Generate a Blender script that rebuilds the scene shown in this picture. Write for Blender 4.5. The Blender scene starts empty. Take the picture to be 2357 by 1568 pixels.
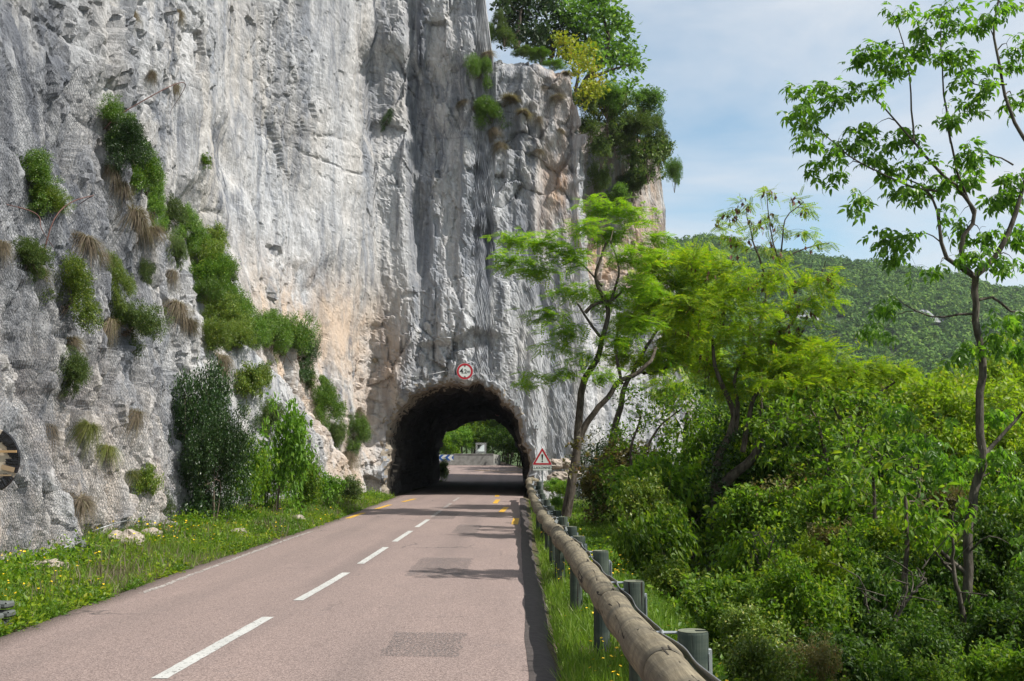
import bpy, math, random
import numpy as np
from mathutils import Vector, Euler, Matrix
from mathutils.bvhtree import BVHTree

SC = bpy.context.scene
COL = SC.collection
R = math.radians
rng = np.random.default_rng(7)
random.seed(7)

# ------------------------------------------------------------------ camera
CAM = Vector((0.0, 0.0, 1.52))
cam_d = bpy.data.cameras.new('camera'); cam = bpy.data.objects.new('camera', cam_d); COL.objects.link(cam)
cam.location = CAM
cam_d.sensor_width = 36; cam_d.lens = 36.0; cam_d.clip_start = 0.05; cam_d.clip_end = 9000
cam.rotation_euler = (R(90 + 7.04), 0, R(0.40))
SC.camera = cam
CR = np.array(cam.rotation_euler.to_matrix())
F_ = 2357.0

# ------------------------------------------------------------------ world and sun
SUN_AZ, SUN_EL = -20.0, 50.0
sd = Vector((math.cos(R(SUN_EL)) * math.cos(R(SUN_AZ)), math.cos(R(SUN_EL)) * math.sin(R(SUN_AZ)), math.sin(R(SUN_EL))))
w = bpy.data.worlds.new('World'); SC.world = w; w.use_nodes = True
nt = w.node_tree; nt.nodes.clear()
def N(nt, t, **kw):
    n = nt.nodes.new(t)
    for k, v in kw.items():
        if k == 'ins':
            for i, x in v.items(): n.inputs[i].default_value = x
        else: setattr(n, k, v)
    return n
def L(nt, a, b): nt.links.new(a, b)
sky = N(nt, 'ShaderNodeTexSky', sky_type='NISHITA', sun_disc=False, sun_elevation=R(SUN_EL), sun_rotation=R(90 - SUN_AZ),
        air_density=1.0, dust_density=0.3, ozone_density=1.6)
tc = N(nt, 'ShaderNodeTexCoord')
mp = N(nt, 'ShaderNodeMapping'); mp.inputs['Scale'].default_value = (1.6, 1.6, 5.5); mp.inputs['Rotation'].default_value = (R(8), R(-14), 0); mp.inputs['Location'].default_value = (3.1, 1.2, 0.42)
L(nt, tc.outputs['Generated'], mp.inputs[0])
n1 = N(nt, 'ShaderNodeTexNoise', ins={'Scale': 1.5, 'Detail': 7, 'Roughness': .55, 'Distortion': .35}); L(nt, mp.outputs[0], n1.inputs['Vector'])
cr = N(nt, 'ShaderNodeValToRGB'); cr.color_ramp.elements[0].position = .30; cr.color_ramp.elements[1].position = .56; cr.color_ramp.elements[0].color = (.18, .18, .18, 1)
L(nt, n1.outputs['Fac'], cr.inputs[0])
mx = N(nt, 'ShaderNodeMix', data_type='RGBA'); L(nt, cr.outputs[0], mx.inputs[0])
sk2 = N(nt, 'ShaderNodeVectorMath', operation='MULTIPLY'); L(nt, sky.outputs[0], sk2.inputs[0]); sk2.inputs[1].default_value = (1.18, 1.38, 1.26); L(nt, sk2.outputs[0], mx.inputs[6]); mx.inputs[7].default_value = (5.7, 6.05, 6.5, 1)
bg = N(nt, 'ShaderNodeBackground'); bg.inputs[1].default_value = .105; L(nt, mx.outputs[2], bg.inputs[0])
wo = N(nt, 'ShaderNodeOutputWorld'); L(nt, bg.outputs[0], wo.inputs[0])
sl = bpy.data.lights.new('sun', 'SUN'); sl.energy = 5.0; sl.angle = R(.53); sl.color = (1.0, .95, .87)
so = bpy.data.objects.new('sun', sl); COL.objects.link(so); so.rotation_euler = sd.to_track_quat('Z', 'Y').to_euler()
SC.view_settings.view_transform = 'Standard'; SC.view_settings.look = 'None'; SC.view_settings.exposure = 0.36
SC.render.engine = 'CYCLES'
cy = SC.cycles
cy.max_bounces = 6; cy.diffuse_bounces = 3; cy.transmission_bounces = 4; cy.transparent_max_bounces = 8; cy.use_denoising = True
cy.volume_bounces = 0

# ------------------------------------------------------------------ helpers
def ray(u, v):
    d = CR @ np.array([(u - 1178.5) / F_, (784 - v) / F_, -1.0]); return d
def P(u, v, Y):
    d = ray(u, v); return np.array(CAM) + d * (Y / d[1])
def PX(p):   # world point -> picture
    q = CR.T @ (np.asarray(p, float) - np.array(CAM)); return 1178.5 + F_ * q[0] / -q[2], 784 - F_ * q[1] / -q[2]
def sstep(x): x = np.clip(x, 0, 1); return x * x * (3 - 2 * x)

def _h(ix, iy, iz, seed):
    h = ix.astype(np.uint32) * np.uint32(374761393) + iy.astype(np.uint32) * np.uint32(668265263) + iz.astype(np.uint32) * np.uint32(2147483647 - 61) + np.uint32(seed * 97 + 13) * np.uint32(1274126177)
    h = (h ^ (h >> np.uint32(13))) * np.uint32(1274126177)
    h = (h ^ (h >> np.uint32(16))) * np.uint32(2246822519)
    return ((h ^ (h >> np.uint32(15))) & np.uint32(0xFFFFFF)).astype(np.float32) / np.float32(0xFFFFFF)
def vn(x, y, z, seed=0):
    x = np.asarray(x, np.float32) + 5000; y = np.asarray(y, np.float32) + 5000; z = np.asarray(z, np.float32) + 5000
    x, y, z = np.broadcast_arrays(x, y, z)
    ix = np.floor(x).astype(np.int64); iy = np.floor(y).astype(np.int64); iz = np.floor(z).astype(np.int64)
    fx = x - ix; fy = y - iy; fz = z - iz
    fx = fx * fx * (3 - 2 * fx); fy = fy * fy * (3 - 2 * fy); fz = fz * fz * (3 - 2 * fz)
    r = 0
    for a in (0, 1):
        wx = fx if a else 1 - fx
        for b in (0, 1):
            wy = fy if b else 1 - fy
            for c in (0, 1):
                wz = fz if c else 1 - fz
                r = r + wx * wy * wz * _h(ix + a, iy + b, iz + c, seed)
    return r * 2 - 1
def fbm(x, y, z, o=4, seed=0, rough=.5, ridged=False):
    r = 0; a = 1; t = 0
    for i in range(o):
        k = 2.03 ** i
        n = vn(x * k, y * k, z * k, seed + i)
        if ridged: n = 1 - 2 * np.abs(n)
        r = r + a * n; t += a; a *= rough
    return r / t
def worley(x, y, z, seed=0):
    x = np.asarray(x, np.float32) + 5000; y = np.asarray(y, np.float32) + 5000; z = np.asarray(z, np.float32) + 5000
    ix = np.floor(x).astype(np.int64); iy = np.floor(y).astype(np.int64); iz = np.floor(z).astype(np.int64)
    f1 = np.full(x.shape, 9., np.float32); f2 = f1.copy(); cid = f1 * 0
    for a in (-1, 0, 1):
        for b in (-1, 0, 1):
            for c in (-1, 0, 1):
                jx, jy, jz = ix + a, iy + b, iz + c
                d = (jx + _h(jx, jy, jz, seed) - x) ** 2 + (jy + _h(jx, jy, jz, seed + 1) - y) ** 2 + (jz + _h(jx, jy, jz, seed + 2) - z) ** 2
                near = d < f1
                f2 = np.where(near, f1, np.minimum(f2, d)); cid = np.where(near, _h(jx, jy, jz, seed + 3), cid); f1 = np.where(near, d, f1)
    return np.sqrt(f1), np.sqrt(f2), cid

def facets(x, y, z, seed=0):
    """angular broken stone: every cell is a plane with its own tilt; also the distance to the cell border"""
    x = np.asarray(x, np.float32) + 5000; y = np.asarray(y, np.float32) + 5000; z = np.asarray(z, np.float32) + 5000
    ix = np.floor(x).astype(np.int64); iy = np.floor(y).astype(np.int64); iz = np.floor(z).astype(np.int64)
    f1 = np.full(x.shape, 9., np.float32); f2 = f1.copy(); v = f1 * 0
    for a in (-1, 0, 1):
        for b in (-1, 0, 1):
            for c in (-1, 0, 1):
                jx, jy, jz = ix + a, iy + b, iz + c
                dx = x - jx - _h(jx, jy, jz, seed); dy = y - jy - _h(jx, jy, jz, seed + 1); dz = z - jz - _h(jx, jy, jz, seed + 2); d = dx * dx + dy * dy + dz * dz
                near = d < f1
                val = (_h(jx, jy, jz, seed + 3) - .5) * 1.0 + dx * (_h(jx, jy, jz, seed + 4) - .5) * 2.2 + dy * (_h(jx, jy, jz, seed + 5) - .5) * 2.2 + dz * (_h(jx, jy, jz, seed + 6) - .35) * 2.0
                f2 = np.where(near, f1, np.minimum(f2, d)); v = np.where(near, val, v); f1 = np.where(near, d, f1)
    return v, np.sqrt(f2) - np.sqrt(f1)

class MB:
    def __init__(s): s.v = []; s.q = []; s.t = []; s.n = 0; s.ng = []
    def add(s, V, Q=None, T=None, NG=None):
        V = np.asarray(V, np.float32).reshape(-1, 3)
        if Q is not None and len(Q): s.q.append(np.asarray(Q, np.int64).reshape(-1, 4) + s.n)
        if T is not None and len(T): s.t.append(np.asarray(T, np.int64).reshape(-1, 3) + s.n)
        if NG is not None: s.ng += [[int(i) + s.n for i in f] for f in NG]
        s.v.append(V); s.n += len(V); return s
    def grid(s, V, closed=False):
        n, m = V.shape[:2]; idx = np.arange(n * m).reshape(n, m)
        if closed: idx = np.concatenate([idx, idx[:, :1]], 1)
        s.add(V, np.stack([idx[:-1, :-1], idx[:-1, 1:], idx[1:, 1:], idx[1:, :-1]], -1).reshape(-1, 4)); return s
    def box(s, c, d, rot=None, bevel=0):
        c = np.array(c, float); d = np.array(d, float) / 2
        b = min(bevel, d.min() * .9)
        if b <= 0:
            V = np.array([[x, y, z] for x in (-1, 1) for y in (-1, 1) for z in (-1, 1)]) * d
            Q = [[0, 1, 3, 2], [4, 6, 7, 5], [0, 4, 5, 1], [2, 3, 7, 6], [0, 2, 6, 4], [1, 5, 7, 3]]
            if rot is not None: V = V @ np.array(rot).T
            return s.add(V + c, Q)
        Vs = []; 
        for sx in (-1, 1):
            for sy in (-1, 1):
                for sz in (-1, 1):
                    p = np.array([sx, sy, sz]) * d
                    for a in range(3):
                        o = np.array([sx, sy, sz]) * b; o[a] = 0; Vs.append(p - o)
        V = np.array(Vs); I = lambda x, y, z, a: ((x * 2 + y) * 2 + z) * 3 + a
        Q = []; T = []
        for t in (0, 1):
            f = [(0, 0), (0, 1), (1, 1), (1, 0)]
            q = [I(t, a, b_, 0) for a, b_ in f]; Q.append(q if t else q[::-1])
            q = [I(a, t, b_, 1) for a, b_ in f]; Q.append(q[::-1] if t else q)
            q = [I(a, b_, t, 2) for a, b_ in f]; Q.append(q if t else q[::-1])
        for a in (0, 1):
            for b_ in (0, 1):
                Q.append([I(0, a, b_, 1), I(1, a, b_, 1), I(1, a, b_, 2), I(0, a, b_, 2)])
                Q.append([I(a, 0, b_, 0), I(a, 1, b_, 0), I(a, 1, b_, 2), I(a, 0, b_, 2)])
                Q.append([I(a, b_, 0, 0), I(a, b_, 1, 0), I(a, b_, 1, 1), I(a, b_, 0, 1)])
                for e in (0, 1): T.append([I(a, b_, e, 0), I(a, b_, e, 1), I(a, b_, e, 2)])
        if rot is not None: V = V @ np.array(rot).T
        return s.add(V + c, Q[:6] + Q[6:], T[::2])
    def tube(s, pts, rad, seg=6, cap=True):
        pts = np.asarray(pts, float); n = len(pts); rad = np.broadcast_to(np.asarray(rad, float), (n,))
        t = np.gradient(pts, axis=0); t /= np.linalg.norm(t, axis=1, keepdims=True) + 1e-9
        ref = np.array([0, 0, 1.]) if abs(t[:, 2]).mean() < .8 else np.array([1., 0, 0])
        a = np.cross(t, ref); a /= np.linalg.norm(a, axis=1, keepdims=True) + 1e-9; b = np.cross(t, a)
        th = np.arange(seg) * 2 * np.pi / seg
        V = pts[:, None] + rad[:, None, None] * (np.cos(th)[None, :, None] * a[:, None] + np.sin(th)[None, :, None] * b[:, None])
        k = s.n; s.grid(V, closed=True)
        if cap: s.ng += [[k + i for i in range(seg)], [k + (n - 1) * seg + i for i in range(seg)][::-1]]
        return s
    def place(s, TV, TQ, pos, rot, sc, TT=None):
        """copies a small template at many places"""
        pos = np.asarray(pos, np.float32); n = len(pos)
        if n == 0: return s
        sc = np.broadcast_to(np.asarray(sc, np.float32).reshape(-1, 1) if np.ndim(sc) < 2 else np.asarray(sc, np.float32), (n, 1 if np.ndim(sc) < 2 else 3))
        V = np.einsum('nij,kj->nki', np.asarray(rot, np.float32), np.asarray(TV, np.float32)) * sc[:, None, :] + pos[:, None, :]
        k = len(TV); off = (np.arange(n) * k)[:, None, None]
        s.add(V.reshape(-1, 3), (np.asarray(TQ)[None] + off).reshape(-1, 4) if TQ is not None else None, (np.asarray(TT)[None] + off).reshape(-1, 3) if TT is not None else None)
        return s
    def mesh(s, name, smooth=False):
        V = np.concatenate(s.v) if s.v else np.zeros((0, 3), np.float32)
        q = np.concatenate(s.q) if s.q else np.zeros((0, 4), np.int64); t = np.concatenate(s.t) if s.t else np.zeros((0, 3), np.int64)
        loops = [q.ravel(), t.ravel()]; tot = [np.full(len(q), 4), np.full(len(t), 3)]
        for f in s.ng: loops.append(np.array(f)); tot.append(np.array([len(f)]))
        loops = np.concatenate(loops).astype(np.int32); tot = np.concatenate(tot).astype(np.int32)
        me = bpy.data.meshes.new(name); me.vertices.add(len(V)); me.vertices.foreach_set('co', V.astype(np.float32).ravel())
        me.loops.add(len(loops)); me.loops.foreach_set('vertex_index', loops)
        me.polygons.add(len(tot)); st = np.concatenate([[0], np.cumsum(tot)[:-1]]).astype(np.int32)
        me.polygons.foreach_set('loop_start', st)
        me.polygons.foreach_set('use_smooth', np.full(len(tot), bool(smooth)))
        me.update(calc_edges=True); me.validate(); return me
    def build(s, name, m, parent=None, smooth=False, loc=None):
        me = s.mesh(name, smooth)
        if m: me.materials.append(m)
        return link(name, me, parent, loc)
def link(name, data, parent=None, loc=None):
    o = bpy.data.objects.new(name, data); COL.objects.link(o)
    if parent is not None: o.parent = parent
    if loc is not None: o.location = [float(c) for c in loc]
    return o
def tag(o, label=None, cat=None, group=None, kind=None):
    if label: o['label'] = label
    if cat: o['category'] = cat
    if group: o['group'] = group
    if kind: o['kind'] = kind
    return o
def empty(name, loc, label, cat, group=None, rz=0):
    o = bpy.data.objects.new(name, None); COL.objects.link(o); o.location = [float(c) for c in loc]; o.rotation_euler = (0, 0, rz)
    o.empty_display_size = .2
    return tag(o, label, cat, group)
def text_mesh(s, size, name, m, parent, M, bold=.012, spacing=1.0, depth=.0008, weightx=1.0):
    c = bpy.data.curves.new(name, 'FONT'); c.body = s; c.size = size; c.align_x = 'CENTER'; c.align_y = 'CENTER'; c.offset = bold * size; c.extrude = depth; c.space_character = spacing
    o = bpy.data.objects.new(name, c); COL.objects.link(o)
    me = bpy.data.meshes.new_from_object(o.evaluated_get(bpy.context.evaluated_depsgraph_get())); bpy.data.objects.remove(o)
    me.name = name; me.materials.clear(); me.materials.append(m); me.transform(M @ Matrix.Diagonal((weightx, 1, 1, 1)))
    return link(name, me, parent)
def noisy(pts, amp, rs):
    return np.asarray(pts) + rs.normal(0, amp, np.shape(pts))
def spline(pts, n):
    p = np.asarray(pts, float)
    if len(p) < 3:
        t = np.linspace(0, 1, n)[:, None]; return p[0] * (1 - t) + p[-1] * t
    d = np.concatenate([[0], np.cumsum(np.linalg.norm(np.diff(p, axis=0), axis=1))]); t = np.linspace(0, d[-1], n)
    m = np.gradient(p, d, axis=0)
    i = np.clip(np.searchsorted(d, t, 'right') - 1, 0, len(p) - 2); h = (d[i + 1] - d[i])[:, None]; s = ((t - d[i])[:, None]) / h
    return (2 * s ** 3 - 3 * s ** 2 + 1) * p[i] + (s ** 3 - 2 * s ** 2 + s) * h * m[i] + (-2 * s ** 3 + 3 * s ** 2) * p[i + 1] + (s ** 3 - s ** 2) * h * m[i + 1]

# ------------------------------------------------------------------ materials
def newmat(name):
    m = bpy.data.materials.new(name); m.use_nodes = True; m.node_tree.nodes.clear(); return m, m.node_tree
def plain(name, col, rough=.6, metal=0, noise=0, nscale=20, bump=0, spec=.4):
    m, nt = newmat(name); b = N(nt, 'ShaderNodeBsdfPrincipled'); o = N(nt, 'ShaderNodeOutputMaterial'); L(nt, b.outputs[0], o.inputs[0])
    b.inputs['Base Color'].default_value = (*col, 1); b.inputs['Roughness'].default_value = rough; b.inputs['Metallic'].default_value = metal
    b.inputs['Specular IOR Level'].default_value = spec
    if noise or bump:
        tc = N(nt, 'ShaderNodeTexCoord'); n = N(nt, 'ShaderNodeTexNoise', ins={'Scale': nscale, 'Detail': 5, 'Roughness': .6}); L(nt, tc.outputs['Object'], n.inputs['Vector'])
        r = N(nt, 'ShaderNodeMapRange', ins={'From Min': .25, 'From Max': .75, 'To Min': 1 - noise, 'To Max': 1 + noise}); L(nt, n.outputs['Fac'], r.inputs[0])
        v = N(nt, 'ShaderNodeVectorMath', operation='SCALE'); v.inputs[0].default_value = col; L(nt, r.outputs[0], v.inputs['Scale']); L(nt, v.outputs[0], b.inputs['Base Color'])
        if bump:
            bp = N(nt, 'ShaderNodeBump', ins={'Strength': 1, 'Distance': bump}); L(nt, n.outputs['Fac'], bp.inputs['Height']); L(nt, bp.outputs[0], b.inputs['Normal'])
    return m
def noise_n(nt, src, scale, detail=5, rough=.55, sc=(1, 1, 1), dist=0, loc=(0, 0, 0)):
    mp = N(nt, 'ShaderNodeMapping'); mp.inputs['Scale'].default_value = sc; mp.inputs['Location'].default_value = loc; L(nt, src, mp.inputs[0])
    n = N(nt, 'ShaderNodeTexNoise', ins={'Scale': scale, 'Detail': detail, 'Roughness': rough, 'Distortion': dist}); L(nt, mp.outputs[0], n.inputs['Vector']); return n.outputs['Fac']
def ramp(nt, src, a, b, ca=(0, 0, 0, 1), cb=(1, 1, 1, 1)):
    r = N(nt, 'ShaderNodeValToRGB'); e = r.color_ramp.elements; e[0].position = a; e[1].position = b; e[0].color = ca; e[1].color = cb; L(nt, src, r.inputs[0]); return r.outputs[0]
def mixc(nt, f, a, b, blend='MIX'):
    m = N(nt, 'ShaderNodeMix', data_type='RGBA', blend_type=blend)
    for s, i in ((f, 0), (a, 6), (b, 7)):
        if hasattr(s, 'links'): L(nt, s, m.inputs[i])
        elif i == 0: m.inputs[0].default_value = s
        else: m.inputs[i].default_value = (*s[:3], 1)
    return m.outputs[2]
def leafmat(name, c1, c2, c3=None, trans=.45, rough=.45, spec=.35, patch=0):
    m, nt = newmat(name)
    g = N(nt, 'ShaderNodeNewGeometry'); r = N(nt, 'ShaderNodeValToRGB'); e = r.color_ramp.elements
    e[0].color = (*c1, 1); e[1].color = (*c2, 1)
    if c3: e[1].position = .9; x = e.new(1.0); x.color = (*c3, 1); e[1].position = .88
    L(nt, g.outputs['Random Per Island'], r.inputs[0])
    col = r.outputs[0]
    oi = N(nt, 'ShaderNodeObjectInfo'); mr = N(nt, 'ShaderNodeMapRange', ins={'To Min': .78, 'To Max': 1.25}); L(nt, oi.outputs['Random'], mr.inputs[0])
    v = N(nt, 'ShaderNodeVectorMath', operation='SCALE'); L(nt, col, v.inputs[0]); L(nt, mr.outputs[0], v.inputs['Scale']); col = v.outputs[0]
    b = N(nt, 'ShaderNodeBsdfPrincipled', ins={'Roughness': rough, 'Specular IOR Level': spec}); L(nt, col, b.inputs['Base Color'])
    t = N(nt, 'ShaderNodeBsdfTranslucent'); v2 = N(nt, 'ShaderNodeVectorMath', operation='MULTIPLY'); L(nt, col, v2.inputs[0]); v2.inputs[1].default_value = (1.25, 1.35, .7); L(nt, v2.outputs[0], t.inputs[0])
    ms = N(nt, 'ShaderNodeMixShader'); ms.inputs[0].default_value = trans; L(nt, b.outputs[0], ms.inputs[1]); L(nt, t.outputs[0], ms.inputs[2])
    o = N(nt, 'ShaderNodeOutputMaterial'); L(nt, ms.outputs[0], o.inputs[0]); return m
def rockmat(name, orange=0.0, dark=1.0):
    m, nt = newmat(name); tc = N(nt, 'ShaderNodeTexCoord'); src = tc.outputs['Object']
    b = N(nt, 'ShaderNodeBsdfPrincipled', ins={'Roughness': .9, 'Specular IOR Level': .15}); o = N(nt, 'ShaderNodeOutputMaterial'); L(nt, b.outputs[0], o.inputs[0])
    A = noise_n(nt, src, .35, 4, .6, (1, 1, .45))
    col = mixc(nt, ramp(nt, A, .42, .75), (.70, .71, .73), (.66, .61, .55))
    S = noise_n(nt, src, 1.1, 7, .66, (1, 1, .10), .8)
    col = mixc(nt, ramp(nt, S, .46, .63), col, (.35, .375, .42))
    S2 = noise_n(nt, src, 2.6, 6, .6, (1, 1, .07), .4, (4, 7, 3))
    col = mixc(nt, ramp(nt, S2, .56, .72), col, (.18, .20, .235))
    B1 = noise_n(nt, src, .22, 3, .5, (1, 1, .6), 0, (9, 2, 5)); B2 = noise_n(nt, src, 1.3, 8, .68, (1, 1, .22), .8, (2, 2, 1))
    mu = N(nt, 'ShaderNodeMath', operation='MULTIPLY'); L(nt, ramp(nt, B1, .48, .62), mu.inputs[0]); L(nt, ramp(nt, B2, .48, .62), mu.inputs[1])
    col = mixc(nt, mu.outputs[0], col, (.20, .22, .26))
    D = noise_n(nt, src, 7, 6, .7, (1, 1, .5)); col = mixc(nt, ramp(nt, D, .35, .7), mixc(nt, .48, col, (.17, .16, .155)), col)
    at = N(nt, 'ShaderNodeAttribute', attribute_name='stain'); O = noise_n(nt, src, .8, 6, .65, (1, 1, .25), .5)
    mo = N(nt, 'ShaderNodeMath', operation='MULTIPLY'); L(nt, ramp(nt, O, .38, .6), mo.inputs[0]); L(nt, at.outputs['Fac'], mo.inputs[1])
    col = mixc(nt, mo.outputs[0], col, (.50, .27, .10))
    att = N(nt, 'ShaderNodeAttribute', attribute_name='tan'); mt_ = N(nt, 'ShaderNodeMath', operation='MULTIPLY'); L(nt, ramp(nt, noise_n(nt, src, .9, 7, .68, (1, 1, .5), .6, (3, 1, 8)), .36, .62), mt_.inputs[0]); L(nt, att.outputs['Fac'], mt_.inputs[1])
    col = mixc(nt, mt_.outputs[0], col, (.60, .48, .38))
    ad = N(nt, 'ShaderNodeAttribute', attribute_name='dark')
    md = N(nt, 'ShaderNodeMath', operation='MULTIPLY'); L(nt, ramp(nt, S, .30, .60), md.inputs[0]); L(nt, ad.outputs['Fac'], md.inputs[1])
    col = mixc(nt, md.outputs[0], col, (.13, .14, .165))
    L(nt, col, b.inputs['Base Color'])
    f1 = noise_n(nt, src, 9, 8, .7, (1, 1, .35)); f2 = noise_n(nt, src, 34, 5, .65, (1, 1, .6))
    bp = N(nt, 'ShaderNodeBump', ins={'Strength': 1.0, 'Distance': .10}); L(nt, f1, bp.inputs['Height'])
    bp2 = N(nt, 'ShaderNodeBump', ins={'Strength': 1.0, 'Distance': .03}); L(nt, f2, bp2.inputs['Height']); L(nt, bp.outputs[0], bp2.inputs['Normal'])
    L(nt, bp2.outputs[0], b.inputs['Normal']); return m
def barkmat(name, c1, c2, sc=14):
    m, nt = newmat(name); tc = N(nt, 'ShaderNodeTexCoord'); f = noise_n(nt, tc.outputs['Object'], sc, 6, .65, (1, 1, .3))
    b = N(nt, 'ShaderNodeBsdfPrincipled', ins={'Roughness': .9, 'Specular IOR Level': .1}); L(nt, ramp(nt, f, .35, .65, (*c1, 1), (*c2, 1)), b.inputs['Base Color'])
    bp = N(nt, 'ShaderNodeBump', ins={'Strength': 1, 'Distance': .02}); L(nt, f, bp.inputs['Height']); L(nt, bp.outputs[0], b.inputs['Normal'])
    o = N(nt, 'ShaderNodeOutputMaterial'); L(nt, b.outputs[0], o.inputs[0]); return m
def asphalt():
    m, nt = newmat('asphalt'); tc = N(nt, 'ShaderNodeTexCoord'); src = tc.outputs['Object']
    b = N(nt, 'ShaderNodeBsdfPrincipled', ins={'Roughness': .85, 'Specular IOR Level': .25}); o = N(nt, 'ShaderNodeOutputMaterial'); L(nt, b.outputs[0], o.inputs[0])
    v = N(nt, 'ShaderNodeTexVoronoi', ins={'Scale': 95.0}); L(nt, src, v.inputs['Vector'])
    sep = N(nt, 'ShaderNodeSeparateColor'); L(nt, v.outputs['Color'], sep.inputs[0])
    col = ramp(nt, sep.outputs[0], .1, .95, (.175, .132, .120, 1), (.36, .278, .252, 1))
    big = noise_n(nt, src, .5, 5, .6, (2.2, .5, 1)); col = mixc(nt, ramp(nt, big, .3, .7), mixc(nt, .3, col, (.12, .10, .10)), col)
    st = noise_n(nt, src, 3.5, 5, .6); col = mixc(nt, ramp(nt, st, .6, .8), col, mixc(nt, .35, col, (.13, .12, .125)))
    sx = N(nt, 'ShaderNodeSeparateXYZ'); L(nt, src, sx.inputs[0]); mth = N(nt, 'ShaderNodeMath', operation='MULTIPLY_ADD'); L(nt, sx.outputs[0], mth.inputs[0]); mth.inputs[1].default_value = 4.8; mth.inputs[2].default_value = 1.2
    sn = N(nt, 'ShaderNodeMath', operation='SINE'); L(nt, mth.outputs[0], sn.inputs[0]); tr_ = noise_n(nt, src, .9, 4, .6, (1, .12, 1)); tm = N(nt, 'ShaderNodeMath', operation='MULTIPLY'); L(nt, ramp(nt, sn.outputs[0], .1, 1), tm.inputs[0]); L(nt, ramp(nt, tr_, .3, .8), tm.inputs[1])
    col = mixc(nt, tm.outputs[0], col, mixc(nt, .38, col, (.09, .08, .08)))
    vc = N(nt, 'ShaderNodeTexVoronoi', feature='DISTANCE_TO_EDGE', ins={'Scale': .55}); nn_ = N(nt, 'ShaderNodeTexNoise', ins={'Scale': 2.2, 'Detail': 5.0}); L(nt, src, nn_.inputs['Vector']); vv_ = N(nt, 'ShaderNodeVectorMath', operation='MULTIPLY_ADD'); L(nt, nn_.outputs['Color'], vv_.inputs[0]); vv_.inputs[1].default_value = (.6, .6, .6); L(nt, src, vv_.inputs[2]); L(nt, vv_.outputs[0], vc.inputs['Vector'])
    ck_ = N(nt, 'ShaderNodeMath', operation='MULTIPLY'); L(nt, ramp(nt, vc.outputs['Distance'], .004, .012, (1, 1, 1, 1), (0, 0, 0, 1)), ck_.inputs[0]); L(nt, ramp(nt, noise_n(nt, src, .35, 2, .5), .58, .66), ck_.inputs[1]); col = mixc(nt, ck_.outputs[0], col, (.06, .055, .055))
    L(nt, col, b.inputs['Base Color'])
    bp = N(nt, 'ShaderNodeBump', ins={'Strength': .8, 'Distance': .004}); L(nt, v.outputs['Distance'], bp.inputs['Height']); L(nt, bp.outputs[0], b.inputs['Normal'])
    return m
def groundmat():
    m, nt = newmat('ground'); tc = N(nt, 'ShaderNodeTexCoord'); src = tc.outputs['Object']
    b = N(nt, 'ShaderNodeBsdfPrincipled', ins={'Roughness': .95, 'Specular IOR Level': .1}); o = N(nt, 'ShaderNodeOutputMaterial'); L(nt, b.outputs[0], o.inputs[0])
    col = mixc(nt, ramp(nt, noise_n(nt, src, 1.3, 6, .65), .4, .6), (.13, .10, .07), (.05, .07, .02))
    col = mixc(nt, ramp(nt, noise_n(nt, src, 30, 4, .6), .35, .75), mixc(nt, .5, col, (.02, .02, .01)), mixc(nt, .25, col, (.3, .25, .2)))
    L(nt, col, b.inputs['Base Color']); bp = N(nt, 'ShaderNodeBump', ins={'Strength': 1, 'Distance': .03}); L(nt, noise_n(nt, src, 20, 6, .7), bp.inputs['Height']); L(nt, bp.outputs[0], b.inputs['Normal'])
    return m
def paintmat(name, col, wear_lo=.36, wear_hi=.42, under=(.24, .19, .18), ns=26):
    m, nt = newmat(name); tc = N(nt, 'ShaderNodeTexCoord'); src = tc.outputs['Object']
    b = N(nt, 'ShaderNodeBsdfPrincipled', ins={'Roughness': .6}); o = N(nt, 'ShaderNodeOutputMaterial'); L(nt, b.outputs[0], o.inputs[0])
    f = noise_n(nt, src, ns, 6, .7); g = noise_n(nt, src, 3, 3, .5)
    L(nt, mixc(nt, ramp(nt, g, .3, .7), col, tuple(x * .85 for x in col)), b.inputs['Base Color'])
    tr_ = N(nt, 'ShaderNodeBsdfTransparent'); ms = N(nt, 'ShaderNodeMixShader'); L(nt, ramp(nt, f, wear_lo, wear_hi), ms.inputs[0]); L(nt, tr_.outputs[0], ms.inputs[1]); L(nt, b.outputs[0], ms.inputs[2]); L(nt, ms.outputs[0], o.inputs[0])
    return m
def woodmat(name, c1, c2, c3, axis=1, sc=5):
    m, nt = newmat(name); tc = N(nt, 'ShaderNodeTexCoord'); src = tc.outputs['Object']
    s = [1, 1, 1]; s[axis] = .06; s2 = [.35, .35, .35]; s2[axis] = 1.6
    b = N(nt, 'ShaderNodeBsdfPrincipled', ins={'Roughness': .8, 'Specular IOR Level': .2}); o = N(nt, 'ShaderNodeOutputMaterial'); L(nt, b.outputs[0], o.inputs[0])
    g = noise_n(nt, src, sc * 9, 6, .65, s, .4); col = mixc(nt, ramp(nt, g, .36, .66), c1, c2)
    k = noise_n(nt, src, sc * .8, 4, .6, s2); col = mixc(nt, ramp(nt, k, .42, .7), col, c3)
    cr_ = noise_n(nt, src, sc * 4.5, 3, .5, s, 1.2); ck = ramp(nt, cr_, .335, .355); col = mixc(nt, ck, (.02, .015, .012), col)
    L(nt, col, b.inputs['Base Color']); bp = N(nt, 'ShaderNodeBump', ins={'Strength': .8, 'Distance': .008}); L(nt, mixc(nt, .5, g, ck), bp.inputs['Height']); L(nt, bp.outputs[0], b.inputs['Normal'])
    return m
M = {}
M['rock'] = rockmat('limestone'); M['tunnel_shade'] = plain('tunnel_shade_rock', (.05, .045, .042), .95, 0, .4, 3, .05); M['asphalt'] = asphalt(); M['ground'] = groundmat()  # the tunnel's inner shade is put into a near-black rock colour
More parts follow.
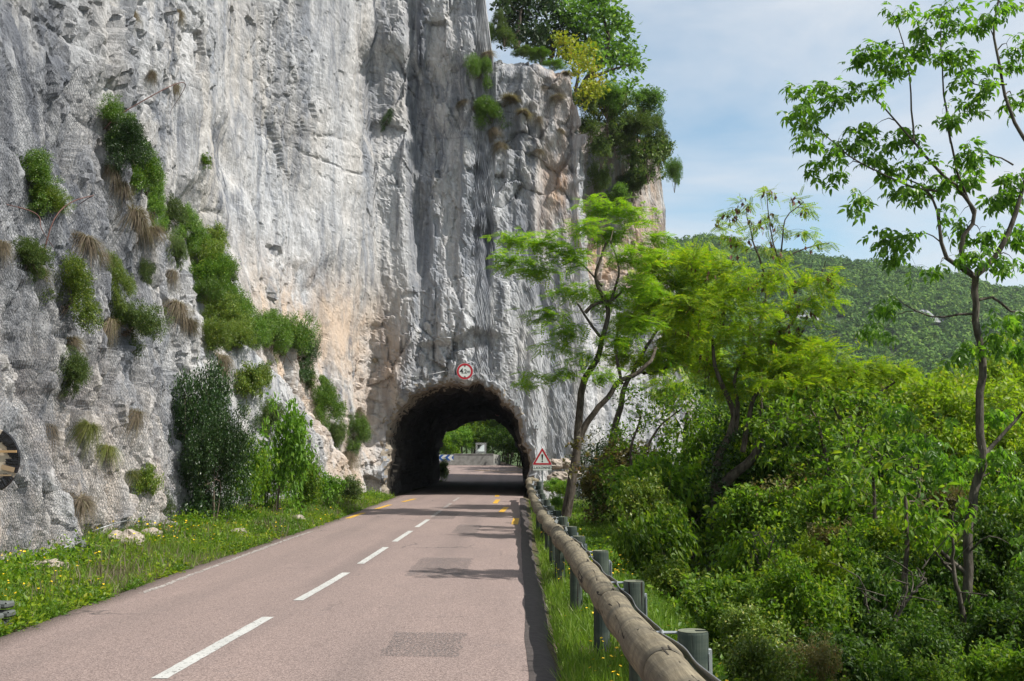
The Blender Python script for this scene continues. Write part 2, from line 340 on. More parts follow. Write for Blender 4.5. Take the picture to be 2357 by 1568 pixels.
M['white_paint'] = paintmat('white_road_paint', (.52, .52, .50), .36, .43); M['faint_paint'] = paintmat('worn_road_paint', (.50, .46, .43), .47, .52)
M['yellow_paint'] = paintmat('yellow_road_paint', (.62, .36, .04), .33, .40)
M['patch'] = paintmat('asphalt_patch', (.18, .16, .157), .48, .62, (.235, .195, .185), 45)
M['tar_shadow'] = plain('tar_edge_shadow', (.06, .05, .048), .9, 0, .35, 12, .01)
M['log'] = woodmat('weathered_log', (.15, .125, .085), (.29, .25, .175), (.105, .095, .075), 1, 5)
M['log_end'] = plain('log_cut', (.035, .028, .02), .9)
M['post'] = woodmat('green_treated_wood', (.05, .065, .055), (.095, .115, .09), (.035, .05, .045), 2, 6)
M['post_top'] = plain('post_cut_top', (.15, .16, .115), .85, 0, .3, 25, .003)
M['steel'] = plain('galvanised_steel', (.42, .44, .46), .45, .7, .15, 8)
M['cable'] = plain('galvanised_cable', (.36, .37, .38), .5, .6)
M['wire'] = plain('net_wire', (.17, .18, .20), .6, .3)
M['concrete'] = plain('concrete', (.27, .27, .255), .9, 0, .35, 3, .01)
M['signwhite'] = plain('sign_white', (.66, .69, .66), .4); M['signred'] = plain('sign_red', (.42, .015, .03), .4)
M['signblack'] = plain('sign_black', (.012, .013, .015), .5); M['signblue'] = plain('sign_blue', (.02, .10, .36), .4)
M['signback'] = plain('sign_grey', (.30, .31, .32), .5, .5)
M['rubber'] = plain('grey_rubber', (.095, .105, .10), .75, 0, .3, 10, .004)
M['cardboard'] = plain('cardboard', (.46, .39, .30), .8, 0, .12, 5); M['tape'] = plain('black_plastic', (.012, .012, .014), .25, 0, .3, 9, .02)
M['browntape'] = plain('brown_tape', (.36, .26, .16), .5); M['slat'] = plain('wooden_slat', (.42, .27, .13), .7)
M['mirror'] = plain('mirror_glass', (.8, .8, .8), .03, 1.0)
M['bark'] = barkmat('dark_bark', (.035, .028, .022), (.13, .11, .09)); M['bark_pale'] = barkmat('grey_bark', (.04, .034, .028), (.15, .135, .11), 16)
M['twig'] = plain('twig', (.13, .10, .075), .9); M['redtwig'] = plain('bramble_stem', (.12, .06, .05), .8)
M['box'] = leafmat('box_leaves', (.045, .12, .012), (.15, .26, .025), (.26, .30, .05), .3, .35, .5)
M['boxdark'] = leafmat('dark_box_leaves', (.014, .042, .010), (.045, .10, .018), (.09, .13, .03), .25, .35, .5)
M['boxyellow'] = leafmat('yellow_box_leaves', (.06, .12, .015), (.19, .26, .03), (.30, .28, .05), .35, .4, .4)
M['olive'] = leafmat('olive_leaves', (.045, .085, .022), (.13, .19, .045), (.20, .19, .06), .35)
M['oak'] = leafmat('oak_leaves', (.06, .14, .02), (.17, .29, .05), (.22, .32, .06), .4)
M['oakdark'] = leafmat('holm_oak_leaves', (.018, .045, .014), (.05, .09, .03), (.08, .10, .04), .25)
M['yellowleaf'] = leafmat('yellow_leaves', (.16, .22, .02), (.34, .34, .03), (.36, .22, .04), .4)
M['locust'] = leafmat('locust_leaves', (.11, .24, .012), (.25, .38, .018), (.34, .36, .02), .5)
M['locusty'] = leafmat('yellow_locust_leaves', (.11, .22, .01), (.27, .36, .015), (.38, .34, .02), .5)
M['ash'] = leafmat('drooping_leaves', (.06, .15, .015), (.17, .32, .03), (.26, .40, .05), .6, .35, .5)
M['broad'] = leafmat('broad_leaves', (.04, .11, .010), (.18, .29, .02), (.32, .37, .03), .52, .48, .3)
M['broadyellow'] = leafmat('lime_leaves', (.14, .24, .015), (.27, .36, .02), (.36, .34, .03), .5)  # lime leaf colour, also standing in for sunlit tops on the slope
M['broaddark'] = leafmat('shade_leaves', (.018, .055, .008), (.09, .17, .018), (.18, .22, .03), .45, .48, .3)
M['reddish'] = leafmat('turning_leaves', (.09, .09, .03), (.17, .15, .05), (.22, .10, .04), .4)
M['grass'] = leafmat('grass_blades', (.09, .17, .02), (.19, .29, .035), (.26, .28, .08), .5)
M['weed'] = leafmat('weed_leaves', (.07, .16, .015), (.15, .28, .025), (.20, .30, .03), .45)
M['straw'] = leafmat('dry_grass', (.13, .105, .078), (.27, .22, .165), (.10, .13, .05), .35, .8, .1); M['tussock'] = leafmat('green_tussock', (.10, .13, .03), (.20, .21, .07), (.25, .20, .12), .4, .7, .1); M['rubble'] = plain('rubble_stone', (.34, .29, .25), .9, 0, .4, 6, .03); M['lip'] = plain('smoky_rock', (.27, .235, .19), .95, 0, .5, 4, .05); M['hillrock'] = plain('far_rock', (.26, .27, .28), .9, 0, .4, .3)
M['flower'] = plain('yellow_petals', (.80, .52, .01), .6)
M['pod'] = plain('brown_pod', (.13, .06, .035), .7)
M['hillwood'] = leafmat('far_forest_leaves', (.022, .062, .014), (.085, .165, .028), (.13, .19, .045), .2, .8, .1)
nt = M['hillwood'].node_tree; bs = [n for n in nt.nodes if n.type == 'BSDF_PRINCIPLED'][0]; old = bs.inputs['Base Color'].links[0].from_socket; tcn = N(nt, 'ShaderNodeTexCoord')
L(nt, mixc(nt, ramp(nt, noise_n(nt, tcn.outputs['Object'], .035, 4, .6), .40, .62), old, mixc(nt, 1.0, old, (1.5, 1.35, 1.1), 'MULTIPLY')), bs.inputs['Base Color'])
M['hillground'] = plain('hill_ground', (.055, .085, .03), .95, 0, .4, .05)

# ------------------------------------------------------------------ terrain functions
_ry = np.array([-40, 0, 15, 28, 42, 55, 68, 76, 84, 100, 140, 4000.]); _rz = np.array([0, 0, 0, .1, .33, .42, .58, 1.0, 1.62, 2.4, 2.6, 2.6])
_yy = np.linspace(-40, 200, 1200); _zz = np.interp(_yy, _ry, _rz); _k = np.ones(25) / 25; _zz = np.convolve(np.pad(_zz, 12, mode='edge'), _k, 'valid')
def zroad(y): return np.interp(y, _yy, _zz)
def redge(y): return np.interp(y, [-20, 6, 14, 40, 69, 80, 95], [.17, .17, .15, .12, .6, .3, -2])
def ledge_(y): return np.interp(y, [-20, 4, 9, 15, 20, 33, 42, 69, 72, 90], [-4.3, -4.4, -4.65, -4.95, -4.95, -4.98, -5.0, -5.2, -12, -30])
def G(x, y):
    x = np.asarray(x, float); y = np.asarray(y, float); z = zroad(y) - .035
    l = ledge_(y) - x
    near = 1 - sstep((y - 60) / 10)
    z = z + near * np.interp(y, [10, 14, 19, 36, 42], [.05, .08, .34, .42, .15]) * (.5 * sstep((l - .05) / .7) + .5 * sstep((l - .5) / 1.6)) * (l > 0)
    r = x - redge(y); st = np.interp(y, [0, 8, 14, 20, 30, 40, 70, 84], [.65, .8, 1.15, 1.6, 2.4, 3.0, 2.5, 2.0])
    d = np.maximum(r - st, 0)
    drop = np.where(d < 30, 1.0 * (np.sqrt(d * d + .4) - math.sqrt(.4)), 29.4)
    z = z - drop - .05 * sstep(r / .25) * (1 - sstep(r / 3)) - np.minimum(r.clip(0), 1.5) * .03
    b = np.maximum(y - 87.5, 0); z = z - np.minimum(b * .25, 15) * (x > -500)
    bump = .05 * fbm(x * 1.1, y * 1.1, 0 * x, 3, 5) * sstep(np.maximum(l, r) / .6) + .5 * fbm(x * .12, y * .12, 0 * x, 2, 9) * sstep((r - 4) / 6)
    return z + bump
# ground: one sheet to the horizon
def axis(lo, hi, fine_lo, fine_hi, d0, g=1.13):
    a = list(np.arange(fine_lo, fine_hi, d0)); s = d0
    while a[-1] < hi: s *= g; a.append(a[-1] + s)
    s = d0
    while a[0] > lo: s *= g; a.insert(0, a[0] - s)
    return np.array(a)
gx = axis(-4000, 4000, -12, 14, .12); gy = axis(-200, 6000, 2, 50, .16)
XX, YY = np.meshgrid(gx, gy, indexing='ij'); ZZ = G(XX, YY)
# keep the sheet under the rock of the tunnel floor and road
mb = MB(); mb.grid(np.stack([XX, YY, ZZ], -1)); tag(mb.build('ground', M['ground'], smooth=True), kind='structure')
# road
ys = np.concatenate([np.arange(-6, 69, .5), np.arange(69, 96, .5)]); a = np.linspace(0, 1, 15)
le, re = ledge_(ys), redge(ys)
wob = .04 * fbm(ys * 1.7, ys * 0, ys * 0, 3, 3)
X = (le + wob)[:, None] * (1 - a) + (re + wob * .5)[:, None] * a; Z = zroad(ys)[:, None] + .03 * (1 - (2 * a - 1) ** 2)
V = np.stack([X, np.broadcast_to(ys[:, None], X.shape), Z], -1)
V = np.concatenate([V[:, :1] - [0.03, 0, .12], V, V[:, -1:] - [-.03, 0, .12]], 1)
mb = MB(); mb.grid(V); tag(mb.build('road', M['asphalt'], smooth=True), kind='structure')
def road_z(x, y):
    a = (x - ledge_(y)) / (redge(y) - ledge_(y)); return zroad(y) + .03 * (1 - (2 * a - 1) ** 2)
def marking(pts, width, mat, name='road_marking', lift=.004, label=None, cat=None, group=None, rag=0.0):
    """ribbon on the road along pts (x,y)"""
    p = np.asarray(pts, float); n = max(2, int(np.linalg.norm(p[-1] - p[0]) / .12)) if rag else max(4, int(np.linalg.norm(p[-1] - p[0]) / .5))
    q = spline(p, n); t = np.gradient(q, axis=0); t /= np.linalg.norm(t, axis=1, keepdims=True); nn = np.stack([-t[:, 1], t[:, 0]], 1)
    rs = np.random.default_rng(len(p) + int(abs(p[0, 1]) * 10))
    jit = rs.uniform(1 - rag, 1 + rag * .3, (n, 2)) if rag else np.ones((n, 2))
    cols = []
    for k in np.linspace(-1, 1, 5):
        w = width / 2 * (jit[:, 0] if k < 0 else jit[:, 1]); e = q + nn * (w * k)[:, None]; cols.append(np.stack([e[:, 0], e[:, 1], road_z(e[:, 0], e[:, 1]) + lift], 1))
    mb = MB(); mb.grid(np.stack(cols, 1)[:, ::-1]); o = mb.build(name, mat); tag(o, label, cat, group, 'structure'); return o
def cx(y): return np.interp(y, [0, 8, 14, 30, 42, 69], [-2.62, -2.55, -2.45, -2.42, -2.35, -2.3])
y0 = 3.2
for k in range(11):
    a_, b_ = y0 + 4.28 * (k - 1), y0 + 4.28 * (k - 1) + 3.0
    if b_ < 42: marking([(cx(a_), a_), (cx((a_ + b_) / 2), (a_ + b_) / 2), (cx(b_), b_)], .115 + .01 * (k < 3), M['white_paint'] if k < 7 else M['faint_paint'], rag=.09)
marking([(-4.55, 12.6), (-4.62, 15), (-4.68, 18), (-4.72, 21), (-4.7, 23.5)], .11, M['faint_paint'], rag=.6)
for pts in ([(-4.72, 28.5), (-4.66, 31)], [(-4.55, 33), (-4.42, 35.5)], [(-4.2, 37.3), (-4.0, 39.6)], [(-.12, 26.0), (-.08, 28.6)], [(-.55, 31.2), (-.42, 34)], [(-.85, 36.2), (-.8, 39)], [(-.9, 41.5), (-.9, 43.5)],
            [(-4.6, 73.2), (-2.6, 73.0)], [(-3.4, 79), (.1, 78.0)]):
    marking(pts, .17 if pts[0][1] < 60 else .12, M['yellow_paint'])
for (x0, y0_, x1, y1) in ((-1.14, 8.4, -.48, 9.6), (-1.62, 14.4, -.74, 17.1), (-1.5, 22.7, -.92, 25.6), (-2.4, 27.8, -1.75, 31.0)):
    marking([((x0 + x1) / 2, y0_), ((x0 + x1) / 2, y1)], x1 - x0, M['patch'], 'road_patch', .003, rag=.12)
# road-edge strip: dark asphalt, with the rail's shadow worked into its colour
q = np.arange(-4, 41, .25); jj = .022 * fbm(q * .9, q * 0, q * 0, 3, 21)
V = np.stack([np.stack([redge(q) - .10 + jj, q, road_z(redge(q) - .10, q) + .003], 1), np.stack([redge(q) + .02 + jj, q, zroad(q) + .006], 1), np.stack([redge(q) + .10 + jj * 2, q, G(redge(q) + .10, q) + .03], 1), np.stack([redge(q) + .20 + jj * 3, q, G(redge(q) + .20, q) - .06], 1)], 1)
mb = MB(); mb.grid(V[:, ::-1]); tag(mb.build('road_edge', M['tar_shadow'], smooth=True), kind='structure')
#@@CLIFF
# ------------------------------------------------------------------ cliff
CP = np.array([(-8.2, -8), (-8.0, 2), (-7.3, 9), (-7.0, 14), (-7.15, 20), (-7.1, 26), (-6.85, 31), (-6.5, 36), (-6.15, 39.5), (-5.95, 42.0), (-2.2, 42.1), (2.9, 42.5),
               (3.2, 46), (3.6, 51.5), (8.3, 55.0), (9.0, 59), (12.4, 65), (13.2, 71), (9, 76), (1.7, 71.0)], float)
def front_y(x): return np.interp(x, [-5.95, -2.2, 2.9], [42.0, 42.1, 42.5])
seg = np.diff(CP, axis=0); sl_ = np.linalg.norm(seg, axis=1); cum = np.concatenate([[0], np.cumsum(sl_)])
sv = [0.0]
while sv[-1] < cum[-1]:
    x = np.interp(sv[-1], cum, CP[:, 0]); y = np.interp(sv[-1], cum, CP[:, 1]); d = math.hypot(x, y)
    ds = .0016 * d if y > 12 else .08
    if sv[-1] > cum[11]: ds = .10
    if sv[-1] > cum[16]: ds = .35
    if y < 7: ds = .4
    sv.append(sv[-1] + max(ds, .028))
sv = np.array(sv)
def path(s, sm=.45):
    r = 0; W = 0
    for o in np.linspace(-1, 1, 9):
        wt = 1 - abs(o) * .8; q = s + o * sm
        r = r + wt * np.stack([np.interp(q, cum, CP[:, 0]), np.interp(q, cum, CP[:, 1])], -1); W += wt
    return r / W
base = path(sv); tg = np.gradient(path(sv, .9), sv, axis=0); tg /= np.linalg.norm(tg, axis=1, keepdims=True); nrm = np.stack([tg[:, 1], -tg[:, 0]], 1)
sF0, sF1 = cum[9], cum[11]
def topH(s, x):
    h = np.full(s.shape, 27.0)
    fx = np.interp(s, [sF0, sF0 + 4.1, sF0 + 4.35, sF0 + 4.9, sF1 - .6, sF1, sF1 + 3, cum[13], cum[14] - .3, cum[14] + .4, cum[15], cum[15] + 2, cum[16], cum[17]],
                   [28, 26.5, 23.5, 19.0, 18.6, 17.0, 16.0, 19.5, 19.6, 15.0, 13, 9.5, 5.5, 3.5])
    return np.where(s > sF0, fx, h)
zb = np.where(sv < sF1 - .5, -1.0, -10.0); zb = np.interp(sv, [0, sF1 - 3, sF1, sv[-1]], [-1., -1, -10, -10])
Ht = topH(sv, base[:, 0]) + .35 * fbm(sv * .9, sv * 0, sv * 0, 3, 77) * (sv > sF0 + 3)
NR = 430; tt = np.linspace(0, 1, NR) ** 1.18
Tm = zb[:, None] + tt[None] * (Ht - zb)[:, None]                      # below the brim
NT = 26; Te = np.linspace(0, 1, NT + 1)[1:] ** 1.3 * 9.0                  # beyond the brim: a plateau going inward
def ledge_z(y): return np.interp(y, [20.3, 20.7, 21.5, 22.6, 25, 28, 31, 33.5, 36, 38, 41], [60, 14, 10.4, 8.8, 6.6, 5.6, 5.0, 4.3, 3.4, 2.4, -.5])
def disp(x, y, z, s):
    """how far the rock stands out of its base sheet, metres"""
    left = (s < sF0 - .5)
    lo = sstep((ledge_z(y) + .35 * vn(y * .8, z * .3, 0 * y, 3) - z) / .9) * left              # the low netted buttress
    near = np.maximum(lo, sstep((3.2 - z) / 3.0)) * (1 + 0 * x)
    d = .55 * fbm(x * .22, y * .22, z * .10, 3, 11)
    wx = x + .35 * vn(x * .5, y * .5, z * .4, 51); wy = y + .35 * vn(x * .5, y * .5, z * .4, 52)
    d = d + (.20 - .08 * near) * np.where(s > sF0, .55, 1) * fbm(wx * .8, wy * .8, z * .085, 3, 21, .5, True)
    d = d + .06 * fbm(wx * 2.4, wy * 2.4, z * .42, 3, 31, .55, True)
    # slabs with sharp upright edges and long open cracks
    sl = vn(wx * .62, wy * .62, z * .075 + .3 * vn(x * .5, y * .5, z * .3, 53), 111); d = d + .16 * np.tanh(7 * sl)
    s3 = vn(wx * 1.5, wy * 1.5, z * .16, 112); d = d + .06 * np.tanh(8 * s3)
    ck = vn(wx * .55, wy * .55, z * .05, 121); d = d - .22 * np.exp(-(ck * 26) ** 2) * sstep(vn(x * .4, y * .4, z * .16, 122) * 2 + .5)
    bd = vn(x * .35, y * .35, z * 1.0 + .15 * x, 131); d = d - .10 * np.exp(-(bd * 12) ** 2) * sstep(vn(x * .3, y * .3, z * .3, 132) * 2 - .2)
    # broken facets, where the face spalled
    br = np.clip(-.06 + near * .95 + .22 * (s > sF0) + 1.5 * vn(x * .3, y * .3, z * .2, 71), 0, 1)
    v1, e1 = facets(wx * 1.0, wy * 1.0, z * .45, 61); d = d + br * (.30 * v1 - .10 * np.exp(-(e1 * 12) ** 2))
    v2, e2 = facets(x * 3.1, y * 3.1, z * 1.7, 81); d = d + (.035 + .085 * br) * v2 - .035 * br * np.exp(-(e2 * 9) ** 2)
    pit = vn(x * 2.3, y * 2.3, z * 1.5, 141); d = d - .16 * sstep((pit - .52) / .12) * sstep(vn(x * .35, y * .35, z * .3, 142) * 2 + .4)
    v3, e3 = facets(x * 8, y * 8, z * 5, 87); d = d + (.018 + .030 * br) * v3
    d = d + .045 * fbm(x * 5, y * 5, z * 1.3, 4, 91, .6) + .08 * fbm(wx * 1.3, wy * 1.3, z * .7, 4, 96, .55)
    # long hollows and overhangs on the high face
    hol = fbm(x * .28, y * .28, z * .17, 2, 101); d = d - .65 * sstep((hol - .05) / .42) * (1 - near)
    # recess of the high wall behind the ledge, fading out towards the corner
    rec = 1.25 * (1 - lo) * np.interp(y, [20.3, 20.6, 35, 40.5], [1, 1, .9, 0]) * left * (y > 20.2)
    d = d - rec
    # dark chimneys of the tunnel face
    fr = (s > sF0 - 1) & (s < sF1)
    d = d - fr * (.55 * np.exp(-((x + 4.35 + .03 * (z - 12)) / .30) ** 2) * sstep((z - 8.5) / 4) + .28 * np.exp(-((x + 1.3) / .16) ** 2) * np.exp(-((z - 10.6) / 1.6) ** 2))
    d = d + fr * .55 * np.exp(-((x + 2.6) / 1.5) ** 2) * sstep((z - 6.5 - .5 * vn(x * 1.1, y * 0, z * 0, 17)) / .35) * (1 - sstep((z - 7.2) / 3.5))   # brow above the sign
    d = d + fr * .4 * sstep((x + .2) / .35) * sstep((z - 12) / 5) 
    # the cracked blocks under the right brim
    bl = fr * (x > -1.0) * sstep((z - 12.5) / .6)
    v4, e4 = facets(x * .8 + .3 * vn(x * 1.3, z * 1.3, 0 * x, 5), 0 * x + .5, z * .75 + .3 * vn(x * 1.3, z * 1.1, 0 * x, 9), 207)
    d = d + bl * (.34 * v4 - .09 * np.exp(-(e4 * 22) ** 2) + .14 * fbm(x * 2.2, z * 2.2, 0 * x, 4, 208))
    return d
def lean(s, z, y):
    l = np.where(s < sF0 - .3, .19 * np.clip(z, 0, 9) + .05 * np.clip(z - 9, 0, 40), 0)
    blend = sstep((sF0 - s) / 5.0)
    f = .035 * np.clip(z, 0, 40)
    return np.where(s < sF0, l * blend + f * (1 - blend), f + .0 * z)
S2 = np.broadcast_to(sv[:, None], Tm.shape); X0 = np.broadcast_to(base[:, :1], Tm.shape); Y0 = np.broadcast_to(base[:, 1:], Tm.shape)
D = disp(X0, Y0, Tm, S2) 
D = D * sstep((sv - 0) / 1)[:, None] ** 0
rim = sstep(1 - (Ht[:, None] - Tm) / .5); off = D - lean(S2, Tm, Y0) - .25 * rim
Xw = X0 + nrm[:, :1] * off; Yw = Y0 + nrm[:, 1:] * off
top = np.stack([Xw, Yw, Tm], -1)
pl = []
for e in Te:
    o2 = off[:, -1] - e; bx_, by_ = base[:, 0] + nrm[:, 0] * o2, base[:, 1] + nrm[:, 1] * o2
    pl.append(np.stack([bx_, by_, Ht + .18 * e + .35 * fbm(bx_ * .6, by_ * .6, 0 * bx_, 3, 15) * min(e, 1)], -1))
CV = np.concatenate([top, np.stack(pl, 1)], 1)
# tunnel mouth outline (x, z)
ARC = np.array([(-5.55, -.6), (-5.5, .6), (-5.45, 1.9), (-5.35, 3.0), (-5.0, 3.95), (-4.25, 4.62), (-3.3, 4.98), (-2.4, 5.08), (-1.6, 4.95), (-1.0, 4.62), (-.35, 4.0), (.12, 3.0), (.42, 1.9), (.58, .6), (.62, -.6)])
AR = spline(ARC, 150); at_ = np.gradient(AR, axis=0); at_ /= np.linalg.norm(at_, axis=1, keepdims=True); an = np.stack([-at_[:, 1], at_[:, 0]], 1)   # outward
rag = .26 * fbm(AR[:, 0] * 1.8, AR[:, 1] * 1.8, 0 * AR[:, 0], 4, 8, .6)
def inside(px, pz, poly):
    c = np.zeros(px.shape, bool); n = len(poly)
    for i in range(n):
        x1, z1 = poly[i]; x2, z2 = poly[(i + 1) % n]
        if z1 == z2: continue
        k = ((z1 > pz) != (z2 > pz)) & (px < (x2 - x1) * (pz - z1) / (z2 - z1) + x1); c ^= k
    return c
mb = MB(); mb.grid(CV[:, ::-1]); 
n_, m_ = CV.shape[:2]; Q = mb.q[0]; Vv = mb.v[0]; cen = Vv[Q].mean(1)
cut = (cen[:, 1] > 40.6) & (cen[:, 1] < 44) & inside(cen[:, 0], cen[:, 2], AR + an * .17)
mb.q[0] = Q[~cut]
cliff = mb.build('cliff', M['rock'], smooth=False)
tag(cliff, kind='structure')
# colour masks that belong to the stone: ochre seepage and dark lichen chimneys
vx, vy, vz = Vv[:, 0], Vv[:, 1], Vv[:, 2]
st = np.clip(sstep((vy - 49) / 3) * sstep((9.3 - vx) / 1) * sstep((vz - 9) / 3) * .62 + .55 * sstep((vx - .2) / 1.5) * sstep((vz - 9) / 3) * (vy < 47) + .35 * np.exp(-((vx + 5.4) / .6) ** 2) * (vy > 40) * sstep((9 - vz) / 3) * sstep((vz - 4) / 2), 0, 1)
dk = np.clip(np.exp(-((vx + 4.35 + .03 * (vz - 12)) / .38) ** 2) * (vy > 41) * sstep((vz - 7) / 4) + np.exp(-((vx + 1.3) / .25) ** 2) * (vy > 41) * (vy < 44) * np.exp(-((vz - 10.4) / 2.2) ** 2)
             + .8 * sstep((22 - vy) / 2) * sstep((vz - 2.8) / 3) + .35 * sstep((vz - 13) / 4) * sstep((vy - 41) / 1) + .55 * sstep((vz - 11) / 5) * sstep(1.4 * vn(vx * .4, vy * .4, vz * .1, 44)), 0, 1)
tn_ = np.clip(1.2 * sstep((vy - 31) / 5) * sstep((43.5 - vy) / 2) * sstep((-4.6 - vx) / 1) * sstep((10.5 - vz) / 4) * sstep((vz + .5) / 2) + .5 * sstep((22 - vy) / 2) * sstep((4.5 - vz) / 3), 0, 1)
for nm, a in (('stain', st), ('dark', dk), ('tan', tn_)):
    at = cliff.data.attributes.new(nm, 'FLOAT', 'POINT'); at.data.foreach_set('value', a.astype(np.float32))
# tunnel tube with a collar that laps over the face
front_s = lambda x: np.interp(x, [-5.95, -2.2, 2.9], [cum[9], cum[10], cum[11]])
def face_y(x, z):
    s = front_s(x); b = path(s); d = disp(b[..., 0], b[..., 1], z, s) - lean(s, z, b[..., 1])
    return b[..., 1] - d
rings = []
for o, k in ((.34, 0), (.22, 1), (.10, 1), (0, 1), (-.05, 1), (-.08, 1)):
    q = AR + an * (o + rag[:, None]); fy = face_y(np.clip(q[:, 0], -5.85, 2.8), q[:, 1])
    dy = {.34: .03, .22: -.035, .10: .0, 0: .10, -.05: .26, -.08: .5}[o]
    rings.append(np.stack([q[:, 0], fy + dy + (.07 * fbm(q[:, 0] * 2.5, q[:, 1] * 2.5, 0 * q[:, 0] + k + o * 3, 3, 18) if o < .2 else 0), q[:, 1]], 1))
yl = rings[-1][:, 1].copy(); ymax = yl.max() + .2
for i, y in enumerate(np.concatenate([np.arange(ymax, 48, .12), np.arange(48, 68.6, .45)])):
    t = min(1, (y - 42) / 26); q = AR.copy(); z0 = .25 * t + 0
    q = q + an * (-.08 + rag[:, None] * (1 - t)); q[:, 1] = q[:, 1] * (1 - .14 * sstep((t - .5) / .5)) + .58 * t * 0.6 + .0
    q[:, 0] += (-2.3 - q[:, 0]) * 0.02 * t
    c_, _e = facets(q[:, 0] * 1.1, y * 1.1 + 0 * q[:, 0], q[:, 1] * 1.1, 33)
    n = .26 * c_ + .30 * fbm(q[:, 0] * .8, y * .8 + 0 * q[:, 0], q[:, 1] * .8, 3, 44); n = n * sstep((y - ymax + .12) / 1.2)
    q = q + an * np.maximum(n, -.22)[:, None]
    rings.append(np.stack([q[:, 0], np.full(len(q), y), q[:, 1]], 1))
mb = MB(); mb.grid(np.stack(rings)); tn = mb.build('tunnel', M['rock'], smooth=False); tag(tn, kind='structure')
tn.data.materials.append(M['tunnel_shade']); tn.data.materials.append(M['lip']); cy_ = np.array([mb.v[0][q][:, 1].mean() for q in mb.q[0]]); jit_ = np.random.default_rng(1).normal(0, .5, len(cy_)); tn.data.polygons.foreach_set('material_index', np.where(cy_ + jit_ > 44.0, 1, np.where(cy_ + jit_ * .5 > 42.45, 2, 0)).astype(np.int32))  # deep part of the tube takes the rock colour darkened for shade
# rock above the far mouth, so that daylight does not fall on the tube from the gap behind it
FARQ = AR * [1, .9] + [0, .3]
BV = BVHTree.FromPolygons([tuple(v) for v in CV[::2, ::2].reshape(-1, 3)], [tuple(f) for f in MB().grid(CV[::2, ::2]).q[0].tolist()]) if True else None
def hit(u, v, maxd=200):
    d = Vector(ray(u, v)).normalized(); loc, no, i, dist = BV.ray_cast(CAM, d, maxd)
    return (np.array(loc), (np.array(no) if no.dot(d) < 0 else -np.array(no))) if loc is not None else (None, None)
# far end wall beside the exit
pts = AR + an * .0
mb = MB(); R0 = np.stack([np.stack([AR[:, 0] * .98, np.full(150, 68.3), AR[:, 1] * .86 + .35], 1), np.stack([-2.3 + (AR[:, 0] + 2.3) * 2.4, np.full(150, 69.2), (AR[:, 1] + 1) * 2.6 - 1], 1), np.stack([-2.3 + (AR[:, 0] + 2.3) * 5, np.full(150, 71.0), (AR[:, 1] + 1) * 3.6 - 1], 1)])
mb.grid(R0); tag(mb.build('cliff_back', M['rock']), kind='structure')

# far hill across the valley
rp = [(900, 520), (1400, 540), (1560, 556), (1640, 566), (1720, 582), (1800, 588), (1880, 598), (1980, 612), (2060, 636), (2140, 652), (2220, 664), (2300, 682), (2357, 690), (2500, 712), (2900, 745), (3600, 830)]
ridge = np.array([P(u, v, 450) for u, v in rp]); ra = ridge[:, 0] / 450; rzv = ridge[:, 2]
ca = np.linspace(ra[0], ra[-1], 260); tz = np.linspace(0, 1.35, 130)
A, T = np.meshgrid(ca, tz, indexing='ij')
def hill(a, t):
    y = 190 + 260 * t; zr = np.interp(a, ra, rzv); zr = zr + 3 * vn(a * 30, 0 * a, 0 * a, 3)
    tcl = np.minimum(t, 1); z = -24 + (zr + 24) * (tcl ** 1.05) - np.maximum(t - 1, 0) * 40
    x = a * y
    z = z + 9 * fbm(x * .012, y * .012, 0 * x, 3, 62) * np.minimum(1, 3 * np.abs(1 - t)) 
    
    return np.stack([x, y, z], -1)
mb = MB(); mb.grid(hill(A, T)[::-1]); tag(mb.build('hill', M['hillground'], smooth=True), kind='structure')
HV = hill
#@@OBJ
# ------------------------------------------------------------------ rotations for scattering
def rot_from(fwd, up_hint=None, roll=None):
    """matrices whose y axis is fwd and z axis near up_hint, n x 3 x 3"""
    f = np.asarray(fwd, float); f = f / (np.linalg.norm(f, axis=1, keepdims=True) + 1e-9)
    u = np.tile([0, 0, 1.], (len(f), 1)) if up_hint is None else np.asarray(up_hint, float)
    x = np.cross(f, u); ln = np.linalg.norm(x, axis=1, keepdims=True); x = np.where(ln < 1e-3, [[1., 0, 0]], x / (ln + 1e-9)); z = np.cross(x, f)
    if roll is not None:
        c, s = np.cos(roll)[:, None], np.sin(roll)[:, None]; x, z = x * c + z * s, z * c - x * s
    return np.stack([x, f, z], -1)
def rdir(n, rs): v = rs.normal(size=(n, 3)); return v / np.linalg.norm(v, axis=1, keepdims=True)
# leaf templates: base at 0, growing along +y
LEAF = (np.array([[0, 0, 0], [.28, .38, .04], [0, 1, -.06], [-.28, .38, .04]]), [[0, 1, 2, 3]])
SLIM = (np.array([[0, 0, 0], [.17, .42, .03], [0, 1, -.12], [-.17, .42, .03]]), [[0, 1, 2, 3]])
BIGL = (np.array([[0, 0, 0], [.20, .30, .05], [0, .36, 0], [-.20, .30, .05], [.19, .68, .0], [0, .72, -.07], [-.19, .68, .0], [0, 1.02, -.24]]), [[0, 1, 4, 2], [2, 4, 7, 5], [0, 2, 6, 3], [2, 5, 7, 6]])
BIGL = (BIGL[0], [[0, 1, 4, 2], [0, 2, 6, 3], [2, 4, 7, 5], [2, 5, 7, 6]])
BLADE = (np.array([[-.5, 0, 0], [.5, 0, 0], [.38, .5, 0], [-.38, .5, 0], [.08, 1, -.15], [-.08, 1, -.15]]) * [.045, 1, 1], [[0, 1, 2, 3], [3, 2, 4, 5]])
